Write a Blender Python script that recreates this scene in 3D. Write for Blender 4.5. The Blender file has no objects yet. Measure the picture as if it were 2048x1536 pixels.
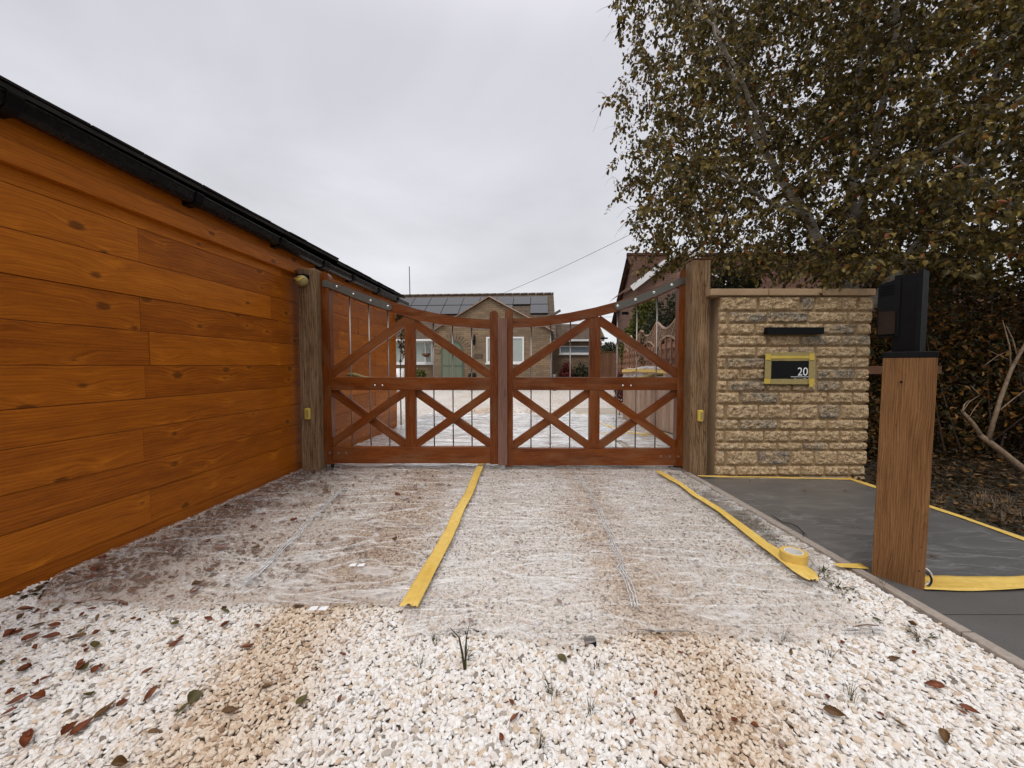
import bpy, math, random
import numpy as np
from mathutils import Vector, Matrix, kdtree, noise as mnoise
random.seed(7); rng = np.random.default_rng(7)
S = bpy.context.scene
COL = S.collection
# ------------------------------------------------------------------ camera, sky, sun, exposure
F, CH = 770.0, 1.05
TH = math.atan(36 / 770)
cam_d = bpy.data.cameras.new('camera'); cam = bpy.data.objects.new('camera', cam_d); COL.objects.link(cam)
cam.location = (0, 0, CH); cam.rotation_euler = (math.pi / 2 - TH, 0, 0)
cam_d.sensor_width = 36; cam_d.lens = F / 2048 * 36; cam_d.clip_start = 0.05; cam_d.clip_end = 2000
S.camera = cam
S.view_settings.view_transform = 'Standard'; S.view_settings.look = 'None'
S.view_settings.exposure = 0.1; S.view_settings.gamma = 1.0
S.cycles.max_bounces = 8; S.cycles.transparent_max_bounces = 12
S.cycles.diffuse_bounces = 3
SUN_EL, SUN_AZ = math.radians(58), math.radians(205)
world = bpy.data.worlds.new('World'); S.world = world; world.use_nodes = True
wt = world.node_tree; wt.nodes.clear()
def wn(t, **k):
    n = wt.nodes.new(t)
    for a, b in k.items(): setattr(n, a, b)
    return n
wl = wt.links.new
wo = wn('ShaderNodeOutputWorld'); bg = wn('ShaderNodeBackground'); bg.inputs[1].default_value = 0.1
sky = wn('ShaderNodeTexSky', sky_type='NISHITA', sun_disc=False, sun_elevation=SUN_EL, sun_rotation=SUN_AZ)
tc = wn('ShaderNodeTexCoord'); sp = wn('ShaderNodeSeparateXYZ'); wl(tc.outputs['Generated'], sp.inputs[0])
rampz = wn('ShaderNodeValToRGB'); wl(sp.outputs[2], rampz.inputs[0])
er = rampz.color_ramp; er.elements[0].position = 0.0; er.elements[0].color = (.80, .81, .82, 1)
er.elements[1].position = 1.0; er.elements[1].color = (1, 1, 1, 1)
for p, c in ((.12, (.80, .80, .82)), (.3, (.71, .71, .745)), (.5, (.645, .64, .69)), (.68, (.66, .65, .70))):
    e = er.elements.new(p); e.color = (*c, 1)
# cloud layer: stretched towards the horizon like a flat deck
mp = wn('ShaderNodeVectorMath', operation='DIVIDE'); wl(tc.outputs['Generated'], mp.inputs[0])
mx = wn('ShaderNodeMath', operation='MAXIMUM'); wl(sp.outputs[2], mx.inputs[0]); mx.inputs[1].default_value = 0
ad = wn('ShaderNodeMath', operation='ADD'); wl(mx.outputs[0], ad.inputs[0]); ad.inputs[1].default_value = .22
cb = wn('ShaderNodeCombineXYZ')
for i in range(3): wl(ad.outputs[0], cb.inputs[i])
wl(cb.outputs[0], mp.inputs[1])
cn = wn('ShaderNodeTexNoise'); cn.inputs['Scale'].default_value = 1.3; cn.inputs['Detail'].default_value = 7
cn.inputs['Roughness'].default_value = .52; cn.inputs['Distortion'].default_value = .35; wl(mp.outputs[0], cn.inputs['Vector'])
cr = wn('ShaderNodeMapRange'); wl(cn.outputs[0], cr.inputs[0])
cr.inputs[1].default_value = .3; cr.inputs[2].default_value = .72; cr.inputs[3].default_value = .87; cr.inputs[4].default_value = 1.12
# overcast zenith is brighter than the band round the horizon
zr = wn('ShaderNodeMapRange'); wl(sp.outputs[2], zr.inputs[0]); zr.interpolation_type = 'SMOOTHSTEP'
zr.inputs[1].default_value = .6; zr.inputs[2].default_value = .95; zr.inputs[3].default_value = 10.0; zr.inputs[4].default_value = 21.0
m1 = wn('ShaderNodeMath', operation='MULTIPLY'); wl(cr.outputs[0], m1.inputs[0]); wl(zr.outputs[0], m1.inputs[1])
sc = wn('ShaderNodeVectorMath', operation='SCALE'); wl(rampz.outputs[0], sc.inputs[0]); wl(m1.outputs[0], sc.inputs[3])
mixs = wn('ShaderNodeMix', data_type='RGBA'); mixs.inputs[0].default_value = .93
wl(sky.outputs[0], mixs.inputs[6]); wl(sc.outputs[0], mixs.inputs[7]); wl(mixs.outputs[2], bg.inputs[0]); wl(bg.outputs[0], wo.inputs[0])
sl = bpy.data.lights.new('sun', 'SUN'); sl.energy = 1.1; sl.angle = math.radians(14); sl.color = (1, .96, .9)
sun = bpy.data.objects.new('sun', sl); COL.objects.link(sun)
sd = Vector((math.sin(SUN_AZ) * math.cos(SUN_EL), math.cos(SUN_AZ) * math.cos(SUN_EL), math.sin(SUN_EL)))
sun.rotation_euler = sd.to_track_quat('Z', 'Y').to_euler(); sun.location = (0, 0, 30)

# ------------------------------------------------------------------ measuring helpers (photo survey -> metres)
def ray(px, py):
    u = (px - 1024) / F; v = (768 - py) / F
    return Vector((u, math.cos(TH) + v * math.sin(TH), -math.sin(TH) + v * math.cos(TH)))
def G(px, py, z=0.0):
    d = ray(px, py); t = (z - CH) / d.z; return Vector((d.x * t, d.y * t, z))
def W(px, py, Y):
    d = ray(px, py); t = Y / d.y; return Vector((d.x * t, Y, CH + d.z * t))
GS, GX0 = 0.07287, -2.3973
def gx(y, off=0.0): return GX0 + GS * y + off

# ------------------------------------------------------------------ materials
class M:
    def __init__(s, name):
        s.m = bpy.data.materials.new(name); s.m.use_nodes = True; s.t = s.m.node_tree
        s.b = s.t.nodes['Principled BSDF']; s.out = s.t.nodes['Material Output']
    def n(s, t, ins=None, **k):
        n = s.t.nodes.new(t)
        for a, b in k.items(): setattr(n, a, b)
        for a, b in (ins or {}).items(): s.set(n.inputs[a], b)
        return n
    def set(s, inp, v):
        if hasattr(v, 'is_linked') or isinstance(v, bpy.types.NodeSocket): s.t.links.new(v, inp)
        elif isinstance(v, bpy.types.Node): s.t.links.new(v.outputs[0], inp)
        else:
            if inp.type == 'RGBA' and len(v) == 3: v = (*v, 1)
            inp.default_value = v
    def coord(s, kind='Object'): return s.n('ShaderNodeTexCoord').outputs[kind]
    def attr(s, name): return s.n('ShaderNodeAttribute', attribute_name=name).outputs['Fac']
    def map(s, vec, scale=(1, 1, 1), loc=(0, 0, 0), rot=(0, 0, 0)):
        return s.n('ShaderNodeMapping', {0: vec, 'Scale': scale, 'Location': loc, 'Rotation': rot}).outputs[0]
    def noise(s, vec, scale=5, detail=4, rough=.5, dist=0, o=0):
        return s.n('ShaderNodeTexNoise', {'Vector': vec, 'Scale': scale, 'Detail': detail, 'Roughness': rough, 'Distortion': dist}).outputs[o]
    def vor(s, vec, scale=5, o=0, feature='F1', rnd=1.0, dim='3D'):
        return s.n('ShaderNodeTexVoronoi', {'Vector': vec, 'Scale': scale, 'Randomness': rnd}, feature=feature, voronoi_dimensions=dim).outputs[o]
    def ramp(s, fac, stops, interp='LINEAR'):
        n = s.n('ShaderNodeValToRGB', {0: fac}); r = n.color_ramp; r.interpolation = interp
        while len(r.elements) < len(stops): r.elements.new(.5)
        for e, (p, c) in zip(r.elements, stops):
            e.position = p; e.color = (*c, 1) if not isinstance(c, (int, float)) else (c, c, c, 1)
        return n.outputs[0]
    def math(s, op, a, b=None, c=None):
        n = s.n('ShaderNodeMath', operation=op); s.set(n.inputs[0], a)
        if b is not None: s.set(n.inputs[1], b)
        if c is not None: s.set(n.inputs[2], c)
        return n.outputs[0]
    def mr(s, v, a, b, c, d, smooth=False):
        n = s.n('ShaderNodeMapRange', {0: v, 1: a, 2: b, 3: c, 4: d})
        if smooth: n.interpolation_type = 'SMOOTHSTEP'
        return n.outputs[0]
    def mix(s, f, a, b, mode='MIX'):
        n = s.n('ShaderNodeMix', data_type='RGBA', blend_type=mode)
        s.set(n.inputs[0], f); s.set(n.inputs[6], a); s.set(n.inputs[7], b); return n.outputs[2]
    def bump(s, h, strength=.5, dist=.01, normal=None):
        n = s.n('ShaderNodeBump', {'Height': h, 'Strength': strength, 'Distance': dist})
        if normal is not None: s.set(n.inputs['Normal'], normal)
        return n.outputs[0]
    def fin(s, col=None, rough=None, normal=None, metal=None, spec=None):
        if col is not None: s.set(s.b.inputs['Base Color'], col)
        if rough is not None: s.set(s.b.inputs['Roughness'], rough)
        if normal is not None: s.set(s.b.inputs['Normal'], normal)
        if metal is not None: s.set(s.b.inputs['Metallic'], metal)
        if spec is not None: s.set(s.b.inputs['Specular IOR Level'], spec)
        return s.m

def wood(name, dark, mid, light, rough=.5, gv=24, gu=1.2, knots=1.0, toned=.0, crack=0.0, weather=None, bumps=.25, kscale=(1.6, 5.0), wl=.26, spec=.35, ksel=.45, span=(.22, .46, .72), flame=0.0):
    m = M(name); uv = m.coord('UV')
    tone = m.attr('tone')
    # knots
    kv = m.map(uv, (kscale[0], kscale[1], 1))
    kd = m.vor(kv, 1.0, dim='2D')
    near = m.mr(kd, 0.0, .42, 1, 0, True)
    low = m.noise(m.map(uv, (.8, 5, 1)), 2.2, 3)
    sepx = m.n('ShaderNodeSeparateXYZ', {0: uv})
    v2 = m.math('ADD', sepx.outputs[1], m.math('MULTIPLY', near, .022 * knots))
    v3 = m.math('ADD', v2, m.math('MULTIPLY', low, .035))
    cv = m.n('ShaderNodeCombineXYZ', {0: sepx.outputs[0], 1: v3})
    grain = m.noise(m.map(cv, (gu, gv, 1)), 4, 6, .62)
    fine = m.noise(m.map(cv, (gu * 6, gv * 7, 1)), 5, 3, .6)
    lines = m.n('ShaderNodeTexWave', {'Vector': m.map(cv, (.15, 1, 1)), 'Scale': gv * 1.1, 'Distortion': 5.0, 'Detail': 3, 'Detail Scale': .6}, bands_direction='Y').outputs[1]
    g = m.math('ADD', m.math('MULTIPLY', grain, .62), m.math('MULTIPLY', lines, wl))
    g = m.math('ADD', g, m.math('MULTIPLY', m.math('SUBTRACT', fine, .5), .35))
    g = m.math('ADD', g, m.math('MULTIPLY', m.math('SUBTRACT', low, .5), .35))
    g = m.math('ADD', g, m.math('MULTIPLY', m.math('SUBTRACT', tone, .5), toned))
    col = m.ramp(g, [(span[0], dark), (span[1], mid), (span[2], light)])
    if flame: fl = m.math('MULTIPLY', m.math('MULTIPLY', m.mr(kd, .06, .24, 1, 0, True), m.mr(m.math('ADD', grain, m.math('MULTIPLY', m.math('SUBTRACT', fine, .5), .8)), .42, .62, 0, 1)), flame); col = m.mix(fl, col, tuple(min(1, x * 1.25) for x in light))
    ksz = m.mr(m.n('ShaderNodeSeparateColor', {0: m.vor(kv, 1.0, 1, dim='2D')}).outputs[1], 0, 1, -.03, .055)
    kn = m.mr(m.math('ADD', m.math('ADD', kd, ksz), m.math('MULTIPLY', m.math('SUBTRACT', fine, .5), .09)), .04, .11, 1, 0, True)
    sel = m.math('GREATER_THAN', m.n('ShaderNodeSeparateColor', {0: m.vor(kv, 1.0, 1, dim='2D')}).outputs[0], ksel)
    kn = m.math('MULTIPLY', m.math('MULTIPLY', kn, sel), .75 * min(1, knots))
    col = m.mix(kn, col, tuple(x * .28 for x in dark))
    col = m.mix(m.math('MULTIPLY', m.math('MULTIPLY', m.math('POWER', near, 2.0), sel), (.1 if flame else .5) * min(1, knots)), col, tuple((a + b) / 2 for a, b in zip(dark, mid)))
    h = m.math('SUBTRACT', m.math('ADD', grain, m.math('MULTIPLY', fine, .5)), m.math('MULTIPLY', kn, .4))
    if crack:
        c1 = m.noise(m.map(cv, (.7, 14, 1)), 2.0, 5, .6, 1.2)
        ck = m.mr(m.math('ABSOLUTE', m.math('SUBTRACT', c1, .5)), 0, .014, crack, 0)
        col = m.mix(ck, col, tuple(x * .16 for x in dark)); h = m.math('SUBTRACT', h, m.math('MULTIPLY', ck, 2.0))
    if weather:
        wz = m.noise(m.map(uv, (1.2, 3.5, 1)), 2.4, 5, .6)
        col = m.mix(m.mr(wz, .46, .68, 0, weather[1]), col, weather[0])
    return m.fin(col, rough, m.bump(h, bumps, .004), spec=spec)

def plain(name, c, rough=.6, metal=0, var=.15, scale=30, bump=.1, spec=None):
    m = M(name); o = m.coord('Object'); n = m.noise(o, scale, 5, .6)
    lo = tuple(x * (1 - var) for x in c); hi = tuple(min(1, x * (1 + var)) for x in c)
    return m.fin(m.ramp(n, [(.3, lo), (.7, hi)]), m.mr(n, .3, .7, max(.02, rough - .07), rough + .07), m.bump(n, bump, .003), metal, spec)

MT = {}
MT['cladding'] = wood('stained_larch', (.21, .050, .0018), (.42, .118, .0055), (.62, .21, .013), .42, gv=17, toned=.30, knots=1.3, kscale=(2.7, 4.6), wl=.10, spec=.2, ksel=.42, span=(.16, .48, .80), flame=.30)
MT['gate'] = wood('stained_hardwood', (.045, .009, .0014), (.142, .033, .0042), (.265, .075, .011), .32, gv=26, toned=.2, knots=0, bumps=.25, weather=((.22, .12, .06), .35), spec=.2)
MT['batten'] = wood('bare_batten', (.10, .045, .03), (.17, .085, .06), (.24, .13, .095), .7, gv=20, knots=.6, toned=.05)
MT['oldpost'] = wood('weathered_oak', (.10, .055, .026), (.26, .16, .085), (.40, .27, .165), .85, gv=14, knots=.9, toned=.05, crack=.9, weather=((.25, .185, .12), .45), bumps=.6, wl=.14, spec=.1)
MT['newpost'] = wood('iroko_post', (.125, .055, .019), (.235, .115, .046), (.33, .18, .082), .7, gv=34, knots=.25, toned=.05, crack=.25, bumps=.4, wl=.12, spec=.15)
MT['fence'] = wood('brown_fence', (.11, .045, .022), (.22, .105, .055), (.34, .19, .12), .75, gv=18, toned=.3, knots=.5)
MT['boxwood'] = wood('pale_boards', (.20, .12, .075), (.34, .22, .15), (.48, .35, .26), .7, gv=18, toned=.3, knots=.6)
MT['black'] = plain('black_plastic', (.0045, .0045, .005), .38, var=.1, bump=.03, spec=.16)
MT['blackmatte'] = plain('black_matte', (.006, .006, .0065), .6, var=.2, bump=.05, spec=.12)
MT['gutter'] = plain('gutter_black', (.006, .0055, .0055), .25, var=.1, bump=0, spec=.35)
MT['band'] = plain('galvanised_band', (.115, .105, .088), .48, .55, var=.12, scale=60, bump=.05)
MT['bolt'] = plain('bright_bolt', (.75, .73, .70), .25, 1.0, var=.05)
MT['boltdull'] = plain('dull_bolt', (.22, .17, .13), .5, .6, var=.1)
MT['rod'] = plain('steel_rod', (.30, .27, .25), .42, .75, var=.12)
MT['white'] = plain('white_paint', (.78, .78, .77), .4, var=.04)
MT['digits'] = plain('white_digit', (.85, .85, .85), .5, var=.02)
MT['cable'] = plain('cable_black', (.01, .01, .01), .4)
MT['glass'] = plain('window_blind_glass', (.36, .40, .37), .12, var=.06, scale=4, bump=0)
MT['darkglass'] = plain('dark_glass', (.20, .24, .27), .1, var=.15, scale=2, bump=0)
MT['green'] = plain('green_door', (.135, .16, .105), .6, var=.08)
MT['greendark'] = plain('green_door_frame', (.075, .10, .07), .5, var=.08)
MT['solar'] = plain('solar_panel', (.040, .040, .046), .45, var=.08, bump=0)
MT['terracotta'] = plain('terracotta', (.16, .07, .04), .8)
MT['browntag'] = plain('brown_film', (.022, .012, .007), .5, var=.2, spec=.2)
MT['paper'] = plain('paper', (.75, .76, .78), .5, var=.03)
# yellow masking tape
m = M('masking_tape'); o = m.coord('Object')
n1 = m.noise(m.map(o, (6, 6, 6)), 6, 5, .6); n2 = m.noise(o, 2.5, 3)
col = m.ramp(n2, [(.3, (.62, .40, .075)), (.7, (.76, .54, .15))]); MT['tape'] = m.fin(m.mix(m.mr(n1, .35, .6, .4, 0), col, (.50, .31, .05)), .5, m.bump(n1, .7, .006))
m = M('thin_tape'); o = m.coord('Object'); n1 = m.noise(m.map(o, (4, 4, 30)), 6, 5, .6)
MT['thintape'] = m.fin(m.ramp(n1, [(.3, (.25, .19, .055)), (.7, (.38, .30, .12))]), .5, m.bump(n1, .5, .004))
MT['tapecorner'] = plain('tape_overlap', (.56, .40, .06), .5, var=.12, scale=40)

# gravel chips
m = M('gravel_chips'); c = m.attr('tone'); tr = m.attr('track'); o = m.coord('Object')
base = m.ramp(c, [(0, (.16, .135, .12)), (.03, (.40, .36, .32)), (.07, (.58, .46, .34)), (.16, (.72, .64, .55)), (.30, (.77, .745, .71)), (.68, (.82, .815, .805)), (.88, (.70, .65, .61)), (1, (.79, .76, .72))])
tan = m.ramp(c, [(0, (.26, .14, .065)), (.2, (.46, .29, .15)), (.5, (.60, .44, .28)), (.8, (.70, .58, .43)), (1, (.52, .34, .19))])
dm = m.noise(o, 55, 4, .6); col = m.mix(m.mr(tr, .1, 1.0, 0, .72), base, tan)
col = m.mix(m.mr(dm, .45, .75, 0, .3), col, (.42, .30, .20))
col = m.mix(1.0, col, (.93, .92, .91), 'MULTIPLY')
MT['gravel'] = m.fin(col, .75, m.bump(m.noise(o, 300, 3), .25, .002), spec=.3)
# ground under the chips / gravel farther away
m = M('gravel_bed'); o = m.coord('Object')
vc = m.vor(o, 52, 1); vd = m.vor(o, 52, 0); ed = m.vor(o, 52, 0, 'DISTANCE_TO_EDGE')
g1 = m.n('ShaderNodeSeparateColor', {0: vc}).outputs[0]
colr = m.ramp(g1, [(0, (.50, .42, .35)), (.2, (.72, .63, .54)), (.5, (.84, .80, .76)), (1, (.88, .87, .85))])
tn = m.noise(m.map(o, (.9, .25, 1)), 1.1, 4, .6); colr = m.mix(m.mr(tn, .5, .72, 0, .55), colr, (.55, .42, .28), 'MIX')
dirt = m.mix(m.mr(ed, 0, .14, 1, 0), colr, (.16, .12, .085))
MT['gravelfar'] = m.fin(dirt, .85, m.bump(m.math('MULTIPLY', vd, -1), 1.0, .012))
m = M('dirt_under_gravel'); o = m.coord('Object'); n1 = m.noise(o, 60, 6, .7)
MT['dirt'] = m.fin(m.ramp(n1, [(.3, (.035, .022, .014)), (.7, (.15, .10, .065))]), .95, m.bump(n1, 1, .008))
m = M('soil_litter'); o = m.coord('Object'); n1 = m.noise(o, 24, 7, .7); n2 = m.noise(o, 3, 3)
MT['soil'] = m.fin(m.mix(m.mr(n2, .4, .6, 0, .6), m.ramp(n1, [(.3, (.012, .008, .005)), (.7, (.075, .045, .025))]), (.03, .035, .012)), .95, m.bump(n1, 1, .03))
m = M('field'); o = m.coord('Object'); n1 = m.noise(o, 1.2, 7, .7)
MT['field'] = m.fin(m.ramp(n1, [(.3, (.035, .045, .015)), (.7, (.10, .10, .045))]), .95, m.bump(n1, .6, .05))
# slabs and kerb
m = M('grey_porcelain'); o = m.coord('Object'); n1 = m.noise(o, 5, 6, .65); n2 = m.noise(o, 90, 3, .6)
MT['slab'] = m.fin(m.mix(.25, m.ramp(n1, [(.3, (.070, .065, .061)), (.7, (.092, .086, .081))]), m.ramp(n2, [(.3, (.06, .056, .053)), (.7, (.125, .12, .115))])), .62, m.bump(n2, .15, .002))
m = M('patio_stone'); o = m.coord('Object'); n1 = m.noise(o, 4, 6, .65)
MT['patio'] = m.fin(m.ramp(n1, [(.3, (.30, .26, .21)), (.7, (.46, .41, .34))]), .7, m.bump(n1, .2, .004))
m = M('kerb_stone'); o = m.coord('Object'); n1 = m.noise(o, 40, 5, .7); n2 = m.noise(o, 3, 3)
MT['kerb'] = m.fin(m.mix(m.mr(n2, .35, .7, 0, .5), m.ramp(n1, [(.3, (.23, .19, .16)), (.7, (.38, .33, .28))]), (.22, .17, .13)), .85, m.bump(n1, .5, .003))
# wall stone
m = M('split_stone'); o = m.coord('Object'); t = m.attr('tone')
nb = m.noise(o, 34, 9, .78, .5); nf = m.noise(o, 95, 5, .75); nl = m.noise(m.map(o, (1, 1, 1.6)), 9, 4, .6)
colr = m.ramp(nb, [(.30, (.09, .055, .026)), (.42, (.35, .22, .105)), (.54, (.58, .42, .24)), (.70, (.78, .67, .49))])
grey = m.ramp(nb, [(.30, (.035, .030, .024)), (.48, (.17, .145, .115)), (.68, (.50, .45, .37))])
gf = m.math('MULTIPLY', m.mr(t, .62, .8, 0, 1), m.mr(nl, .36, .56, .12, .72))
gf = m.math('ADD', gf, m.math('MULTIPLY', m.mr(nl, .56, .66, 0, .55), m.mr(t, .25, .6, 0, 1)))
cc = m.mix(m.math('MINIMUM', gf, 1.0), colr, grey)
cc = m.mix(m.mr(nf, .50, .66, 0, .8), cc, (.07, .045, .026))
cc = m.mix(m.mr(nf, .47, .30, 0, .65), cc, (.80, .72, .58))
MT['stone'] = m.fin(cc, .92, m.bump(m.math('ADD', nb, m.math('MULTIPLY', nf, .7)), .9, .012), spec=.2)
m = M('mortar'); o = m.coord('Object'); n1 = m.noise(o, 70, 5, .7); n2 = m.noise(o, 5, 3)
MT['mortar'] = m.fin(m.mix(m.mr(n2, .35, .65, 0, .4), m.ramp(n1, [(.3, (.24, .155, .075)), (.7, (.38, .26, .14))]), (.20, .13, .06)), .95, m.bump(n1, .8, .004))
m = M('coping'); o = m.coord('Object'); n1 = m.noise(o, 50, 5, .7); n2 = m.noise(o, 4, 4)
MT['coping'] = m.fin(m.mix(m.mr(n2, .4, .7, 0, .5), m.ramp(n1, [(.3, (.34, .22, .12)), (.7, (.44, .30, .18))]), (.24, .15, .08)), .85, m.bump(n1, .3, .003))
# house materials
def brickmat(name, c1, c2, mortar, w=.32, h=.09, grey=None):
    m = M(name); o = m.coord('Object'); sx = m.n('ShaderNodeSeparateXYZ', {0: o})
    v = m.n('ShaderNodeCombineXYZ', {0: m.math('ADD', sx.outputs[0], sx.outputs[1]), 1: sx.outputs[2]})
    b = m.n('ShaderNodeTexBrick', {'Vector': v.outputs[0], 'Color1': (*c1, 1), 'Color2': (*c2, 1), 'Mortar': (*mortar, 1), 'Scale': 1, 'Mortar Size': .009, 'Mortar Smooth': .3, 'Brick Width': w, 'Row Height': h})
    n = m.noise(o, 8, 6, .7); nl = m.noise(o, 1.1, 3)
    c = m.mix(m.mr(n, .4, .7, 0, .55), b.outputs[0], grey or (.16, .13, .10)); c = m.mix(m.mr(nl, .4, .65, 0, .4), c, (.10, .08, .06))
    return m.fin(c, .9, m.bump(m.math('ADD', b.outputs[1], m.math('MULTIPLY', n, -.6)), -.8, .02))
MT['housestone'] = brickmat('house_stone', (.33, .22, .12), (.20, .13, .072), (.13, .095, .06))
MT['redbrick'] = brickmat('red_brick', (.22, .085, .05), (.15, .055, .035), (.20, .16, .13), .225, .075)
def tilemat(name, c1, c2, moss, du=.30, dv=.30):
    m = M(name); uv = m.coord('UV'); sx = m.n('ShaderNodeSeparateXYZ', {0: uv})
    fu = m.math('SINE', m.math('MULTIPLY', sx.outputs[0], 2 * math.pi / du))
    fv = m.math('FRACT', m.math('DIVIDE', sx.outputs[1], dv))
    n = m.noise(uv, 3, 6, .7); nb = m.noise(uv, 18, 4, .7)
    c = m.mix(m.mr(n, .35, .65, 0, 1), c1, c2); c = m.mix(m.mr(nb, .52, .7, 0, .6), c, moss)
    c = m.mix(m.mr(fv, 0, .12, .55, 0), c, tuple(x * .25 for x in c1))
    h = m.math('ADD', m.math('MULTIPLY', fu, .35), fv)
    return m.fin(c, .9, m.bump(h, 1, .05), spec=.08)
MT['tile_house'] = tilemat('roof_tiles_brown', (.075, .052, .038), (.13, .094, .07), (.075, .075, .04), dv=-.32)
MT['tile_red'] = tilemat('roof_tiles_plain', (.06, .030, .022), (.10, .050, .036), (.08, .065, .045), du=.2, dv=-.28)
MT['shingle'] = tilemat('garage_shingle', (.022, .019, .018), (.034, .03, .027), (.03, .028, .018), du=.3, dv=-.2)
# leaves
def leafmat(name, stops, trans=.3, rough=.5, tcol=None):
    m = M(name); t = m.attr('tone'); o = m.coord('Object')
    col = m.ramp(t, stops); n = m.noise(o, 60, 3)
    col = m.mix(m.mr(n, .4, .7, 0, .3), col, (.03, .018, .006))
    m.fin(col, rough, spec=.3)
    tl = m.n('ShaderNodeBsdfTranslucent', {0: m.mix(.5, col, tcol or (.22, .16, .03))})
    ms = m.n('ShaderNodeMixShader', {0: trans}); m.t.links.new(m.b.outputs[0], ms.inputs[1]); m.t.links.new(tl.outputs[0], ms.inputs[2])
    m.t.links.new(ms.outputs[0], m.out.inputs[0]); return m.m
MT['birchleaf'] = leafmat('birch_leaves', [(0, (.014, .014, .003)), (.35, (.066, .050, .010)), (.62, (.145, .108, .022)), (.84, (.25, .185, .042)), (.94, (.36, .26, .07)), (.975, (.30, .12, .02)), (1, (.25, .07, .02))], .25, .5)
MT['hedgeleaf'] = leafmat('hedge_leaves', [(0, (.020, .020, .007)), (.35, (.070, .060, .018)), (.65, (.12, .060, .017)), (.85, (.25, .105, .025)), (.95, (.42, .20, .04)), (1, (.46, .26, .05))], .15, .45)
MT['litterleaf'] = leafmat('litter_leaves', [(0, (.012, .010, .005)), (.4, (.045, .028, .012)), (.75, (.09, .045, .016)), (.95, (.19, .10, .03)), (1, (.28, .17, .05))], .1, .5)
MT['coniferleaf'] = leafmat('conifer_leaves', [(0, (.008, .012, .005)), (.6, (.022, .030, .012)), (.9, (.05, .055, .02)), (1, (.10, .09, .03))], .1, .5)
MT['greenleaf'] = leafmat('bush_leaves', [(0, (.03, .04, .01)), (.6, (.12, .14, .03)), (1, (.25, .24, .06))], .3)
MT['redleaf'] = leafmat('red_leaves', [(0, (.05, .01, .01)), (.6, (.13, .02, .02)), (1, (.35, .04, .05))], .2)
MT['fallen_red'] = leafmat('fallen_leaf_red', [(0, (.065, .013, .006)), (.5, (.15, .035, .012)), (1, (.26, .075, .02))], .1, .5)
MT['fallen_brown'] = leafmat('fallen_leaf_brown', [(0, (.05, .026, .012)), (.5, (.12, .058, .02)), (1, (.22, .12, .045))], .1, .55)
MT['fallen_green'] = leafmat('fallen_leaf_green', [(0, (.035, .032, .01)), (.5, (.09, .075, .022)), (1, (.16, .13, .04))], .1, .5)
MT['grass'] = leafmat('grass_blades', [(0, (.015, .018, .006)), (.6, (.040, .045, .012)), (1, (.10, .085, .03))], .1, .6)
m = M('birch_bark'); o = m.coord('Object'); n1 = m.noise(m.map(o, (6, 6, 28)), 3, 6, .7); n2 = m.noise(o, 5, 4)
MT['birchbark'] = m.fin(m.mix(m.mr(n2, .5, .7, 0, .6), m.ramp(n1, [(.36, (.05, .04, .03)), (.46, (.36, .32, .27)), (.7, (.62, .56, .48))]), (.06, .055, .04)), .8, m.bump(n1, .6, .006))
m = M('twig_bark'); o = m.coord('Object'); n1 = m.noise(o, 30, 4, .7)
MT['twig'] = m.fin(m.ramp(n1, [(.3, (.05, .03, .02)), (.7, (.14, .09, .06))]), .8)
m = M('dead_branch'); o = m.coord('Object'); n1 = m.noise(m.map(o, (10, 10, 10)), 3, 6, .7)
MT['deadwood'] = m.fin(m.ramp(n1, [(.3, (.09, .055, .03)), (.7, (.27, .19, .12))]), .85, m.bump(n1, .6, .005))
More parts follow.
